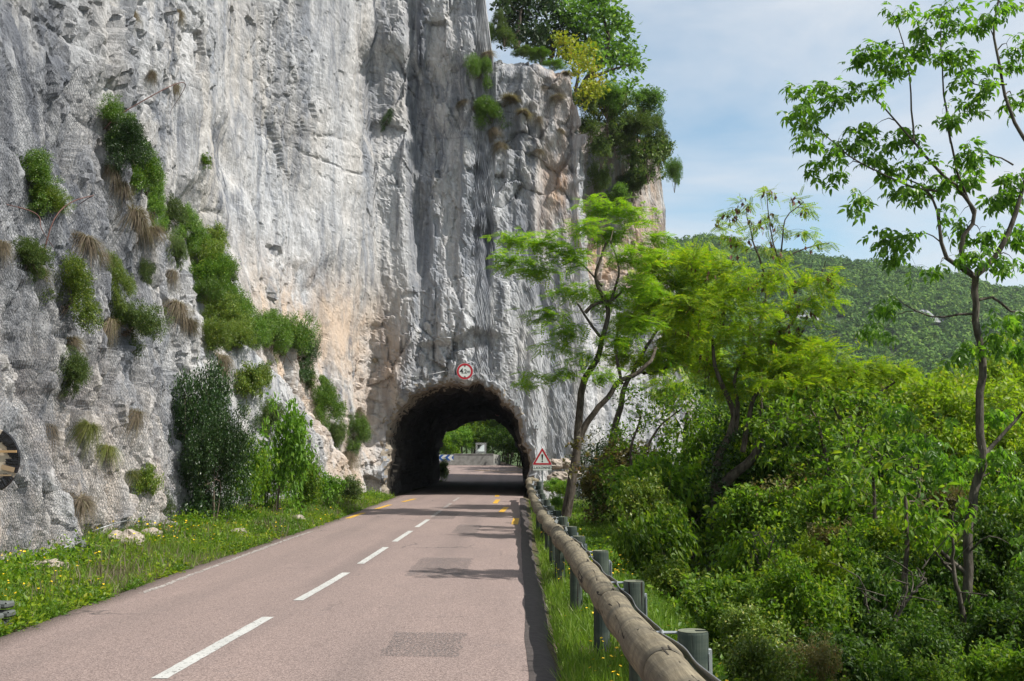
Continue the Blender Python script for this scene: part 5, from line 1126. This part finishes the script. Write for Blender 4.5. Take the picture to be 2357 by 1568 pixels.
simple_tree('pale-leaved broad tree right of the ivy-clad trunk', 19, [([(1900, 1420), (1905, 1200), (1900, 1050), (1880, 960)], .09, .03), ([(1905, 1150), (1960, 1050), (2000, 960)], .05, .02)],
            [(1860, 920, 60, 30), (1800, 950, 60, 36), (1930, 920, 60, 30), (2000, 930, 56, 34), (1880, 990, 70, 40), (1960, 1000, 66, 40), (1790, 1030, 60, 44), (2050, 960, 50, 34), (2040, 1040, 60, 40), (1880, 1070, 70, 44), (1970, 1090, 60, 40), (1760, 980, 44, 34)], 'broad', 203, 'BIGL', .13, 7, .22, dens=1.1, droop=.4)
simple_tree('sunlit lime-yellow tree behind the tall right-hand trunk', 21, [([(2180, 1400), (2185, 1150), (2170, 1000)], .1, .03), ([(2185, 1100), (2260, 1000), (2310, 940)], .05, .02)],
            [(2100, 900, 60, 30), (2170, 880, 50, 26), (2180, 930, 60, 36), (2250, 920, 60, 36), (2320, 900, 60, 40), (2130, 970, 60, 36), (2220, 1000, 66, 40), (2310, 990, 66, 44), (2090, 1030, 50, 40), (2340, 1080, 56, 50), (2250, 1080, 66, 44), (2170, 1070, 60, 40), (2380, 940, 50, 50), (2300, 1150, 60, 50)], 'broadyellow', 204, 'LEAF', .12, 9, .22, dens=1.1)
simple_tree('shaded big-leaved tree in front of the tall right-hand trunk at middle height', 12, [([(2060, 1568), (2070, 1400), (2090, 1250), (2080, 1120)], .05, .02)],
            [(1990, 1060, 60, 36), (2060, 1080, 60, 40), (2110, 1130, 60, 50), (2030, 1150, 66, 40), (1960, 1130, 56, 36), (2170, 1180, 50, 60), (2120, 1230, 60, 46)], 'broad', 205, 'BIGL', .12, 5, .18, dens=1.0, droop=.6)
simple_tree('pinkish turning bush with small leaves below the pale-leaved tree', 18, [([(1790, 1480), (1780, 1300), (1770, 1200)], .05, .02)], [(1740, 1150, 56, 36), (1800, 1130, 56, 30), (1770, 1200, 66, 40), (1850, 1180, 50, 34)], 'reddish', 206, size=.08, per=10)
tree('locust_tree', 'broad yellow-green locust crown spreading right of the ivy-clad tree over the pale-leaved tree', 20, [([(1980, 1300), (1960, 1100), (1930, 960), (1900, 880)], .09, .03), ([(1940, 980), (2000, 920), (2060, 880)], .05, .02)],
     [(1830, 830, 50, 26), (1890, 850, 54, 26), (1950, 860, 54, 26), (2010, 850, 50, 22), (2065, 860, 36, 18), (1860, 890, 54, 26), (1930, 905, 54, 24), (1850, 790, 40, 22), (1780, 880, 44, 26), (2000, 895, 50, 22), (1900, 810, 36, 18)], FROND, .26, 5, (.26, .26, .1), 'locusty', 107, dens=4.5, flat=.6, droop=.12, twig_r=.004)
simple_tree('big-leaved bright green tree filling the gap between the two locust trunks', 26, [([(1560, 1250), (1570, 1100), (1580, 950)], .1, .03)], [(1560, 870, 50, 34), (1620, 890, 50, 34), (1590, 940, 56, 40), (1640, 960, 50, 40), (1530, 930, 46, 34), (1560, 1000, 56, 40), (1610, 1040, 56, 44)], 'broad', 208, 'BIGL', .13, 5, .25, droop=.4, dens=.5)
simple_tree('leafy tree behind the sapling, half in shade, left of the tall right-hand trunk', 15, [([(2010, 1500), (2020, 1300), (2010, 1100)], .07, .02)], [(1960, 1000, 60, 40), (2040, 1010, 60, 40), (2100, 1050, 50, 44), (1990, 1080, 60, 44), (1920, 1070, 50, 40), (2060, 1180, 60, 44), (1960, 1180, 60, 44)], 'broad', 209, size=.10, per=9)
for i, (x, y, s_, hz) in enumerate(((8.2, 7.5, 2.3, 7.5), (10.5, 11.5, 2.8, 9), (7.0, 3.5, 2.2, 6.5), (12.5, 16.5, 3.0, 11), (14.5, 21, 3.2, 12), (9.5, 9.5, 2.0, 4.5), (5.3, 6.0, 1.4, 9.9))):
    x += 1.2; g_ = float(G(x, y)); bush('box_a', 'broad', (x, y, g_ + hz), (s_, s_, s_ * 1.35), ['second', 'fourth', 'nearest', 'fifth', 'farthest', 'third, lowest', 'high-crowned, roadside'][i] + ' woodland tree outside the right frame edge, shading the slope', 'tree', 'woodland_tree', 'trees beyond the right frame edge', longstem=hz - s_ * .6)
for nm_, Y_, br_ in (('bare curved sapling branch rising from low left of the tall right-hand trunk', 12.6, [[(2218, 1440), (2200, 1330), (2190, 1240), (2200, 1150)], [(2200, 1330), (2150, 1260), (2130, 1180)]]), ('thin bare twigs standing between the ivy-clad trunk and the centre of the slope', 14, [[(1760, 1500), (1772, 1400), (1765, 1310), (1785, 1230)], [(1772, 1400), (1800, 1330), (1830, 1270)], [(1768, 1340), (1740, 1280), (1735, 1220)]]),
     ('grey leaning dead stem with side twigs at the lower right of the slope', 11, [[(2020, 1568), (2040, 1480), (2075, 1400), (2090, 1310)], [(2040, 1480), (2000, 1420), (1985, 1350)], [(2075, 1400), (2120, 1340), (2130, 1290)]]), ('bare forked bough left of the ivy-clad trunk over the dark hollow', 22, [[(1520, 1310), (1545, 1230), (1580, 1170), (1600, 1120)], [(1545, 1230), (1600, 1200), (1640, 1160)], [(1535, 1260), (1510, 1200), (1505, 1140)]])):
    m = MB(); rs_ = np.random.default_rng(int(Y_ * 10))
    for k_, pt in enumerate(br_):
        q = spline([P(a_[0], a_[1], Y_ + .05 * k_) for a_ in pt], 16); q = q + rs_.normal(0, .012, q.shape); m.tube(q, np.linspace(.035 if k_ == 0 else .02, .007, 16), 6)
        for j_ in range(4, 15, 3): m.tube(spline([q[j_], q[j_] + rs_.normal(0, .12, 3) + [0, 0, .1], q[j_] + rs_.normal(0, .22, 3) + [0, 0, .25]], 5), np.linspace(.008, .003, 5), 4)
    tag(m.build('dead_branch', M['bark_pale'], smooth=True), nm_, 'branch')
# ivy on the trunk
rs = np.random.default_rng(8); tp = spline([P(1646, 1400, 20.9), P(1650, 1250, 20.9), P(1648, 1110, 20.9), P(1656, 1040, 20.9), P(1682, 990, 20.9)], 260); iv = tp + rs.normal(0, .11, tp.shape)
tag(leaves_at(iv, 7, .06, LEAF, .085, rs, .3).build('ivy', M['boxdark']), 'dark glossy ivy wrapped round the trunk of the middle locust tree', 'ivy')

# ---- undergrowth on the slope, each bush a thing
def ymap(v): return float(np.interp(v, [820, 950, 1050, 1150, 1250, 1350, 1450, 1600], [30, 26, 22.5, 19, 16, 13.2, 11, 9.0]))
umin = lambda v: float(np.interp(v, [900, 1000, 1150, 1200, 1260, 1350, 1450, 1568, 1650], [1330, 1310, 1320, 1345, 1385, 1440, 1500, 1580, 1620]))
vtop = lambda u: float(np.interp(u, [1300, 1500, 1650, 1800, 2000, 2150, 2357, 2500], [1060, 1110, 1060, 930, 890, 900, 880, 880]))
rsb = np.random.default_rng(99)
ZONES = {'broad_a': 'leafy bush', 'broad_b': 'small-leaved bush', 'broad_c': 'large-leaved bush', 'oakish': 'dense twiggy bush'}
LM = [(1300, 1150, 'the forked locust trunk'), (1445, 1200, 'the slim twin-stemmed tree'), (1440, 1360, 'the third visible rail post'), (1560, 1500, 'the nearest rail post'), (1650, 1250, 'the ivy-clad trunk'), (1650, 1420, 'the ivy-clad trunk foot'),
      (1780, 1170, 'the pinkish bush'), (1905, 1150, 'the pale-leaved tree stem'), (1905, 1400, 'the foot of the pale-leaved tree'), (2075, 1350, 'the thin shaded sapling'), (2228, 1200, 'the tall right-hand trunk'), (2226, 1450, 'the foot of the tall trunk'),
      (2180, 1000, 'the lime-yellow tree'), (1800, 1568, 'the middle of the bottom edge of the slope'), (2357, 1568, 'the bottom right corner'), (2357, 1250, 'the right frame edge at mid-slope'), (1990, 1568, 'the bottom edge under the sapling')]
used_labels = {}
def relation(u, v):
    k = sorted(LM, key=lambda m: (m[0] - u) ** 2 + (m[1] - v) ** 2)[0]; du, dv = u - k[0], v - k[1]
    far = 'just ' if math.hypot(du, dv) < 75 else ('' if math.hypot(du, dv) < 140 else 'well ')
    return far + (('right of ' if du > 0 else 'left of ') if abs(du) > abs(dv) else ('below ' if dv > 0 else 'above ')) + k[2]
def unique(lab):
    lab = lab.replace(' visible', '') if len(lab.split()) > 15 else lab
    if lab not in used_labels: used_labels[lab] = 1; return lab
    for a in ('lower ', 'rounder ', 'looser ', 'half-hidden ', 'spreading ', 'small '):
        if a + lab not in used_labels and len((a + lab).split()) <= 16: used_labels[a + lab] = 1; return a + lab
    return lab
cnt = 0
for layer in (0, 1):
    v = 960
    while v < 1640:
        u = 1330 + (v % 60)
        while u < 2440:
            uu, vv = u + rsb.uniform(-26, 26), v + rsb.uniform(-22, 22)
            if uu > umin(vv) + 30 + layer * 60 and vv > vtop(uu):
                Y = ymap(vv) * (1.0 if layer == 0 else 1.3) * rsb.uniform(.93, 1.1)
                if uu < 1650: Y *= 1 + .30 * (1650 - uu) / 300
                if 1575 < uu < 1725 and 1020 < vv < 1400: Y = max(Y, 23.0)
                if 2170 < uu < 2290 and vv < 1500: Y = max(Y, 14.5)
                if 1400 < uu < 1500 and vv < 1270: Y = max(Y, 25.5)
                p = P(uu, vv, Y); g = float(G(p[0], p[1])); cl = p[2] - g
                if cl > .12:
                    rpx = rsb.uniform(58, 84) * (1.25 if layer else 1); r_ = min(px_r(rpx, Y), cl * 1.3 + .3); key = ['broad_a', 'broad_b', 'oakish', 'broad_c'][cnt % 4]
                    if uu > 2000 and vv < 1140: mat = 'broadyellow'  # sunlit tops: the light is put into a brighter leaf colour
                    elif vv > 1330 and uu > 1900: mat = ['broaddark', 'broad', 'broaddark'][cnt % 3]  # lower right: the shade is put into a darker leaf colour
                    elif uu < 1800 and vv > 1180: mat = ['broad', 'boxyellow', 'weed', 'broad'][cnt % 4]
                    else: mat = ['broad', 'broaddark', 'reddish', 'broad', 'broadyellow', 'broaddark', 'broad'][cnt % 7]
                    col = {'broadyellow': 'lime-yellow', 'broaddark': 'dark', 'broad': 'mid green', 'boxyellow': 'yellow-green', 'weed': 'fresh green', 'reddish': 'brownish'}[mat]
                    lab = unique(f"{col} {ZONES[key]} {'behind, ' if layer else ''}{relation(uu, vv)}")
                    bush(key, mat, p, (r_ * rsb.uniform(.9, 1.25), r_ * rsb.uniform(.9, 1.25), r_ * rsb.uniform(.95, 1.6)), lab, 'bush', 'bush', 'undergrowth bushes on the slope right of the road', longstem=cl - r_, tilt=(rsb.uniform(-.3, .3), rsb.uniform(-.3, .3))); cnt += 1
            u += 92 if layer == 0 else 150
        v += 66 if layer == 0 else 105
# ---- trees and bushes beyond the tunnel
for i, (u, v, r_, Y, key, mat) in enumerate([(1030, 1035, 26, 88, 'broad_a', 'broad'), (1062, 1020, 26, 89, 'broad_b', 'weed'), (1098, 1012, 26, 90, 'broad_c', 'broad'), (1135, 1022, 26, 89, 'broad_a', 'broaddark'), (1170, 1030, 30, 87, 'broad_b', 'broaddark'), (1205, 1030, 30, 86, 'broad_a', 'broaddark'),
     (1040, 985, 34, 94, 'broad_b', 'broad'), (1085, 970, 34, 95, 'broad_a', 'broad'), (1125, 965, 30, 94, 'broad_b', 'broadyellow'), (1160, 985, 34, 93, 'broad_c', 'broad'), (1200, 985, 36, 92, 'broad_a', 'broaddark'), (1020, 940, 40, 99, 'broad_a', 'broad'), (1070, 930, 40, 99, 'broad_c', 'broad'), (1120, 925, 42, 98, 'broad_b', 'weed'), (1170, 930, 40, 98, 'broad_a', 'broad'), (1215, 940, 40, 97, 'broad_b', 'broaddark'), (1100, 950, 70, 106, 'broad_a', 'broad'), (1180, 960, 70, 106, 'broad_b', 'broaddark'), (1030, 960, 70, 107, 'broad_c', 'broad')]):
    p = P(u, v, Y); s = px_r(r_, Y) * 1.2
    bush(key, mat, p, s, unique(f"{ {'broad': 'mid green', 'broaddark': 'dark', 'weed': 'bright green', 'broadyellow': 'sunlit yellow'}[mat] } woodland tree seen through the tunnel, {['left', 'middle', 'right'][0 if u < 1070 else (1 if u < 1145 else 2)]} of the opening, {['just behind the parapet', 'in the second row', 'at the back'][0 if Y < 91 else (1 if Y < 96 else 2)]}"), 'tree', 'woodland_tree', 'trees beyond the tunnel', longstem=max(.5, p[2] - float(G(p[0], p[1]))))
bush('broad_a', 'weed', (-5.0, 67.2, float(zroad(67.2)) + .5), (.5, .5, .75), 'small sunlit sprig at the left foot of the far tunnel opening', 'weeds', 'weed_clump')
for i, (x, y, s_) in enumerate(((3.2, 78, 2.6), (4.6, 82, 3.2), (2.8, 87, 3.0), (1.2, 91, 2.8), (6.5, 75, 3.0))):
    g_ = float(G(x, y)); bush('oakish', 'broaddark', (x, y, g_ + 4.2), (s_, s_, s_ * 1.4), ['nearest', 'second', 'third', 'fourth', 'outermost'][i] + ' unseen tree added to shade the bend beyond the tunnel', 'tree', 'woodland_tree', 'trees beyond the tunnel', longstem=4)  # out of view right of the exit, added to cast shade

# ---- trees on the cliff top
simple_tree('large light green oak leaning out from the cliff top against the sky', 50, [([(1335, 215), (1360, 170), (1390, 130), (1400, 90), (1390, 40)], .22, .06), ([(1360, 180), (1410, 160), (1450, 150)], .1, .03), ([(1385, 140), (1350, 90), (1340, 40)], .1, .04)],
            [(1395, 30, 56, 40), (1340, 40, 50, 40), (1430, 75, 30, 36), (1390, 85, 56, 36), (1445, 125, 30, 30), (1410, 140, 50, 30), (1455, 175, 22, 20), (1425, 195, 30, 18), (1360, 130, 50, 36), (1330, 90, 46, 34), (1375, 0, 46, 30), (1460, 150, 16, 14), (1300, 20, 40, 26)], 'oak', 301, size=.26, per=16, sp=.55, dens=1.1, droop=.1, name='oak_tree', anchor=1, keep=-.25)
for i, (lab, tr, bl) in enumerate([('dark holm oak at the left of the cliff top, beside the high silhouette', [(1190, 110), (1195, 60), (1200, 20)], [(1175, 20, 40, 40), (1220, 10, 50, 36), (1200, 60, 46, 40), (1170, 85, 24, 30), (1230, 70, 40, 36), (1150, 10, 24, 26)]),
     ('dark holm oak between the left one and the big light oak', [(1270, 130), (1275, 80), (1280, 30)], [(1270, 30, 44, 40), (1300, 70, 40, 36), (1260, 90, 40, 34), (1310, 110, 36, 30), (1240, 115, 36, 22)])]):
    simple_tree(lab, 48 + i * 2, [(tr, .16, .05)], bl, 'oakdark', 302 + i, size=.24, per=16, sp=.5, dens=1.2, droop=.1, name='holm_oak', anchor=1)
simple_tree('yellow-leaved shrubby tree spilling over the brim in front of the big oak', 46, [([(1320, 230), (1330, 180), (1335, 130)], .1, .04)],
            [(1290, 90, 26, 22), (1300, 120, 34, 24), (1345, 110, 34, 24), (1350, 150, 36, 26), (1370, 195, 32, 28), (1375, 240, 28, 26), (1330, 150, 30, 26), (1345, 210, 26, 26)], 'yellowleaf', 304, size=.19, per=14, sp=.42, dens=1.3, name='shrubby_tree', anchor=1)
OL = [(1395, 235, 40, 34, 47, 'leafy green shrub between the yellow-leaved tree and the wide olive shrub'), (1345, 245, 28, 36, 46, 'green shrub crowding the top corner of the tunnel face under the oak'), (1420, 330, 40, 30, 50, 'dense shrub in the middle of the band above the ochre rock'), (1515, 355, 22, 34, 54, 'shrub on the sky edge under the spiky one'), (1470, 300, 40, 34, 52, 'bushy shrub below the spiky olive shrub'), (1385, 350, 24, 34, 48, 'shrub at the top of the gully left of the ochre rock'), (1475, 410, 30, 34, 53, 'low shrub under the big hanging one'), (1400, 265, 46, 46, 48, 'dark olive shrub right below the yellow-leaved tree'), (1440, 300, 44, 34, 50, 'wide olive shrub in the middle of the brim'), (1480, 245, 40, 34, 52, 'spiky olive shrub on the right-hand brim'), (1500, 285, 28, 34, 53, 'olive shrub hanging at the right edge of the brim'),
      (1490, 365, 42, 50, 52, 'big dark olive shrub hanging on the ochre rock'), (1552, 405, 17, 34, 55.5, 'small sprig jutting into the sky from the right cliff edge'), (1360, 300, 26, 26, 46, 'small dark shrub at the top corner of the tunnel face'), (1385, 420, 26, 46, 51, 'reddish olive scrub in the gully left of the ochre rock'),
      (1420, 460, 30, 30, 52, 'low green scrub at the foot of the ochre rock'), (1455, 430, 26, 30, 53, 'scrub on the ochre rock above the locust tree'), (1525, 330, 14, 30, 54, 'thin shrub on the upper right cliff edge'), (1445, 350, 26, 24, 52, 'small olive shrub beside the hanging dark one')]
for i, (u, v, hw, hh, Y, lab) in enumerate(OL):
    p = P(u, v, Y); bush(['olive_b', 'broad_b', 'oakish', 'broad_a'][i % 4], 'olive' if i % 3 else 'oak', p, (px_r(hw, Y) * 1.1, px_r(hw, Y) * 1.1, px_r(hh, Y) * 1.1), lab, 'shrub', 'cliff_shrub')
for i, (u, v, hw, hh) in enumerate([(1205, 122, 30, 12), (1245, 128, 26, 14), (1160, 85, 26, 22), (1125, 85, 18, 28), (1148, 50, 16, 26), (1275, 150, 24, 12)]):
    p = P(u, v, 45.2); bush('box_a', 'box' if i % 2 else 'olive', p, (px_r(hw, 45) * 1.1, px_r(hw, 45), px_r(hh, 45) * 1.1), ['low', 'tufty', 'rounded', 'slim', 'tiny', 'spreading'][i] + ' green shrub on the grassy brim under the dark holm oaks', 'shrub', 'cliff_shrub')

# ---- far forest on the hill
rs = np.random.default_rng(77); n = 6500; a = rs.uniform(.085, .60, n); t = 1 - rs.uniform(0, 1, n) ** 1.3 * .8
t = np.concatenate([t, rs.uniform(.97, 1.03, 300)]); a = np.concatenate([a, rs.uniform(.085, .6, 300)]); pos = hill(a, t); n = len(pos)
kp = fbm(pos[:, 0] * .03, pos[:, 1] * .03, pos[:, 2] * .03, 2, 5) > -.42; pos = pos[kp]; n = len(pos)
r_ = rs.uniform(1.1, 3.6, n); m = MB(); K = 56; d = rdir(n * K, rs); d[:, 2] = np.abs(d[:, 2]) * 1.1 - .25; q = np.repeat(pos, K, 0) + d * np.repeat(r_, K)[:, None] * rs.uniform(.75, 1.05, (n * K, 1)) + np.array([0, 0, 1]) * np.repeat(r_, K)[:, None] * .8
m.place(np.array([[-.5, -.5, 0], [.5, -.5, 0], [.5, .5, .12], [-.5, .5, 0]]), [[0, 1, 2, 3]], q, rot_from(rdir(n * K, rs) * .5 + np.cross(d, rdir(n * K, rs)), d), rs.uniform(.6, 1.3, n * K) * .72)
tag(m.build('far_forest', M['hillwood']), 'dense green forest covering the hill across the valley', 'forest', None, 'stuff')
# pale outcrops among it
for i, (aa, tt_, L_, H_) in enumerate(((.365, .75, 60, 4), (.475, .88, 44, 3), (.262, .68, 40, 6))):
    c = hill(np.array([aa]), np.array([tt_]))[0]; nx, nz = 90, 20; X_, Z_ = np.meshgrid(np.linspace(-.5, .5, nx), np.linspace(0, 1, nz), indexing='ij')
    hgt = H_ * (.35 + .65 * np.clip(1.3 * vn(X_ * 9, X_ * 0, X_ * 0, 4 + i) + .4, 0, 1)) * (1 - (2 * X_) ** 4)
    px_ = c[0] + X_ * L_; py_ = c[1] - 3 + X_ * 8 - 2.6 * (worley(X_ * L_ * .22, Z_ * 1.5, 0 * X_, 5 + i)[2]) + Z_ * 3; V = np.stack([px_, py_, c[2] - 3 + hgt * Z_ * 1.5], -1); V = np.concatenate([V, V[:, -1:] + [0, 12, -1]], 1)
    m = MB(); m.grid(V[::-1]); o = m.build('rock_outcrop', M['hillrock']); tag(o, ['long pale rock band in the forested hill, middle of the three', 'small pale rock band high at the right on the forested hill', 'shaded grey rock band at the left of the forested hill behind the locusts'][i], 'rock')

# ------------------------------------------------------------------ verges: grass, weeds and flowers
def scatter(n, ylo, yhi, xf, seed):
    rs = np.random.default_rng(seed); y = np.exp(rs.uniform(math.log(ylo), math.log(yhi), n)); a, b = xf(y); x = a + (b - a) * rs.random(n); return rs, x, y
def grassfield(name, label, n, ylo, yhi, xf, seed, h=(.10, .32), mat='grass', bare=False):
    rs, x, y = scatter(n, ylo, yhi, xf, seed); dn = fbm(x * 1.3, y * 1.3, 0 * x, 3, seed); k = (dn > -.25) & ~(bare & (y < 6.8) & (x < redge(y) + .48 + .12 * np.sin(y * 7))); x, y, dn = x[k], y[k], dn[k]
    z = G(x, y); hh = rs.uniform(*h, len(x)) * (.75 + .7 * np.clip(dn + .3, 0, 1)); f = np.stack([rs.normal(0, .38, len(x)), rs.normal(0, .38, len(x)), np.ones(len(x))], 1)
    m = MB(); wd = np.stack([np.clip(hh * 1.1, .12, .5) + .10 * (y > 18), hh, hh], 1); Rm = rot_from(f, rdir(len(x), rs)) * wd[:, None, :]
    m.place(BLADE[0], BLADE[1], np.stack([x, y, z], 1), Rm, np.ones(len(x)) * 1.0); return tag(m.build(name, M[mat]), label, 'grass', None, 'stuff')
Lx = lambda y: (ledge_(y) - .02, np.interp(y, [7, 12, 20, 26, 33, 41], [-7.6, -7.3, -7.3, -7.2, -6.6, -5.5]))
grassfield('verge_grass', 'green roadside grass between the road and the left rock wall', 30000, 7.5, 41.5, Lx, 401, (.07, .24))
grassfield('dry_verge_grass', 'straw-coloured dry grass mixed into the left verge', 8000, 7.5, 41, Lx, 402, (.10, .28), 'straw')
Rx = lambda y: (redge(y) + .14 + .03 * y / 10, np.interp(y, [2.5, 8, 14, 25, 40], [1.5, 1.9, 2.3, 3.2, 4.2]))
grassfield('bank_grass', 'lush grass under and behind the guard rail', 60000, 3.2, 40, Rx, 403, (.07, .22), bare=True)
def weeds(name, label, n, ylo, yhi, xf, seed, hgt=.28, leaf=.05, mat='weed', per=26):
    rs, x, y = scatter(n, ylo, yhi, xf, seed); k = fbm(x * .9, y * .9, 0 * x, 2, seed + 1) > -.15; x, y = x[k], y[k]; c = np.stack([x, y, G(x, y)], 1); N_ = len(c)
    hh = rs.uniform(.4, 1.1, N_) * hgt; cc = np.repeat(c, per, 0); o = rdir(N_ * per, rs) * rs.uniform(.2, 1, (N_ * per, 1)) * np.repeat(hh, per)[:, None] * [.7, .7, .6]; o[:, 2] = np.abs(o[:, 2]) + .02
    f = o / (np.linalg.norm(o, axis=1, keepdims=True)) * [1, 1, .6] + rdir(N_ * per, rs) * .6; m = MB(); m.place(LEAF[0], LEAF[1], cc + o, rot_from(f, None, rs.normal(0, .5, N_ * per)), leaf * rs.uniform(.6, 1.4, N_ * per)); return tag(m.build(name, M[mat]), label, 'weeds', None, 'stuff')
weeds('verge_weeds', 'leafy green weeds along the foot of the left rock wall', 5200, 7.5, 41, Lx, 411, .26, .05)
weeds('pale_verge_weeds', 'pale lime-green low weeds mixed along the left verge', 1800, 7.5, 41, Lx, 415, .34, .06, 'broadyellow', 22)
weeds('bank_weeds', 'leafy weeds along the guard rail', 3600, 3.2, 38, lambda y: (redge(y) + .5, np.interp(y, [2.5, 8, 14, 25, 40], [1.7, 2.6, 3.0, 3.5, 4.0])), 412, .34, .05)
weeds('wall_foot_weeds', 'taller ragged weeds hugging the foot of the left rock wall', 1100, 10, 40, lambda y: (np.interp(y, [7, 12, 20, 26, 33, 41], [-7.4, -7.1, -7.1, -7.0, -6.4, -5.6]), np.interp(y, [7, 20, 33, 41], [-6.6, -6.3, -5.9, -5.3])), 417, .62, .06, 'broad', 34)
weeds('slope_weeds', 'leafy ground cover on the bank below the posts', 2600, 4.0, 34, lambda y: (redge(y) + 1.1, redge(y) + np.interp(y, [4, 10, 20, 34], [3.2, 4.4, 6, 8])), 413, .4, .075, 'broad', 30)
def flowers(name, label, n, ylo, yhi, xf, seed, h=(.18, .42)):
    rs, x, y = scatter(n, ylo, yhi, xf, seed); k = fbm(x * .8, y * .8, 0 * x, 2, seed + 3) > -.05; x, y = x[k], y[k]; N_ = len(x); hh = rs.uniform(*h, N_); b = np.stack([x, y, G(x, y)], 1); tpv = b + np.stack([rs.normal(0, .05, N_), rs.normal(0, .05, N_), hh], 1)
    m = MB(); m.place(np.array([[-.004, 0, 0], [.004, 0, 0], [.003, 1, 0], [-.003, 1, 0]]), [[0, 1, 2, 3]], b, rot_from(tpv - b) * np.stack([np.ones(N_), np.linalg.norm(tpv - b, axis=1), np.ones(N_)], 1)[:, None, :], np.ones(N_)); st_ = m.build(name, M['grass'])
    a = np.arange(8) * np.pi / 4; T_ = np.concatenate([[[0, 0, -.15]], np.stack([np.cos(a), np.sin(a), .2 + 0 * a], 1) * np.where(np.arange(8) % 2, .7, 1)[:, None]]); TT = [[0, i + 1, (i + 1) % 8 + 1] for i in range(8)]
    up = rdir(N_, rs) * .5 + [0, 0, 1]; up /= np.linalg.norm(up, axis=1, keepdims=True); m = MB(); m.place(T_, None, tpv, rot_from(np.cross(up, rdir(N_, rs)), up), .012 * rs.uniform(.8, 1.5, N_) * (1 + (y > 14) * .5), TT); m.build('petals', M['flower'], st_)
    return tag(st_, label, 'wildflowers', None, 'stuff')
flowers('yellow_wildflowers', 'small yellow wildflowers scattered over the left verge', 1000, 7.5, 30, Lx, 421, (.12, .34))
flowers('yellow_wildflowers', 'small yellow wildflowers in the grass along the guard rail', 1100, 3.6, 22, lambda y: (redge(y) + .35, redge(y) + 1.3), 422, (.14, .38))
# stones in the verge and the rubble by the tunnel
def stone(c, s, seed, label, squash=.7, name='stone', group=None):
    n1_, n2_ = 26, 16; th = np.linspace(0, 2 * np.pi, n1_, endpoint=False); ph = np.linspace(.05, np.pi - .05, n2_); A_, B_ = np.meshgrid(ph, th, indexing='ij'); d = np.stack([np.sin(A_) * np.cos(B_), np.sin(A_) * np.sin(B_), np.cos(A_)], -1)
    f = worley(d[..., 0] * 1.4 + seed, d[..., 1] * 1.4, d[..., 2] * 1.4, seed); r = s * (.8 + .35 * (f[2] - .5) + .25 * fbm(d[..., 0] * 2 + seed, d[..., 1] * 2, d[..., 2] * 2, 3, seed)); m = MB(); m.grid(d * r[..., None] * [1.2, 1, squash], closed=True); m.ng += [list(range(n1_)), list(range((n2_ - 1) * n1_, n2_ * n1_))[::-1]]
    return tag(m.build(name, M['rubble'], loc=c), label, 'stone', group)
for i, (u, v, Y, s, lb) in enumerate([(685, 1183, 25.5, .22, 'grey stone on the left verge below the bright bramble'), (548, 1222, 20.8, .16, 'small stone in the left verge below the tall dark bush'), (350, 1225, 18.5, .22, 'stone in the grass right of the anchor plate'), (290, 1245, 17.5, .30, 'pinkish boulder at the foot of the netted rock'), (110, 1320, 14.6, .34, 'pale boulder low at the far left below the cable'), (40, 1340, 14.2, .30, 'rough boulder at the left frame edge below the cable'), (215, 1275, 16.6, .22, 'small rubble stone just below the anchor plate'),
        (1272, 1068, 39.5, .36, 'broken pale boulder behind the warning sign'), (1298, 1066, 40, .34, 'broken pale boulder between the warning sign and the forked trunk'), (1285, 1100, 39.2, .42, 'larger rubble block right of the warning sign post'), (1262, 1120, 39, .30, 'rubble block at the foot of the warning sign'), (1318, 1090, 40, .35, 'rubble block touching the forked locust trunk')]):
    p = P(u, v, Y); p[2] = min(p[2], float(G(p[0], p[1])) + s * .18) if i < 7 else p[2]; stone(p, s, 3 + i, lb)
for i, (u, v, Y, hw, mat) in enumerate([(1272, 1125, 37.8, 20, 'weed'), (1300, 1135, 36.8, 24, 'broad'), (1285, 1160, 34, 16, 'weed')]):
    p = P(u, v, Y); bush('broad_b', mat, p, px_r(hw, Y), ['leafy weed beside the foot of the warning sign', 'trailing green weed on the rubble by the tunnel', 'small weed in front of the rubble by the tunnel'][i], 'weeds', 'weed_clump')
# ------------------------------------------------------------------ air
m, nt = newmat('air'); pv = N(nt, 'ShaderNodeVolumePrincipled'); pv.inputs['Color'].default_value = (.82, .90, 1, 1); pv.inputs['Density'].default_value = .00017; pv.inputs['Anisotropy'].default_value = .2
o = N(nt, 'ShaderNodeOutputMaterial'); L(nt, pv.outputs[0], o.inputs['Volume'])
mbx = MB(); mbx.box(((gx[0] + gx[-1]) / 2, (gy[0] + gy[-1]) / 2, 38.5), (gx[-1] - gx[0] + 40, gy[-1] - gy[0] + 40, 164)); tag(mbx.build('haze', m), 'pale blue haze in the air', 'haze', None, 'stuff')
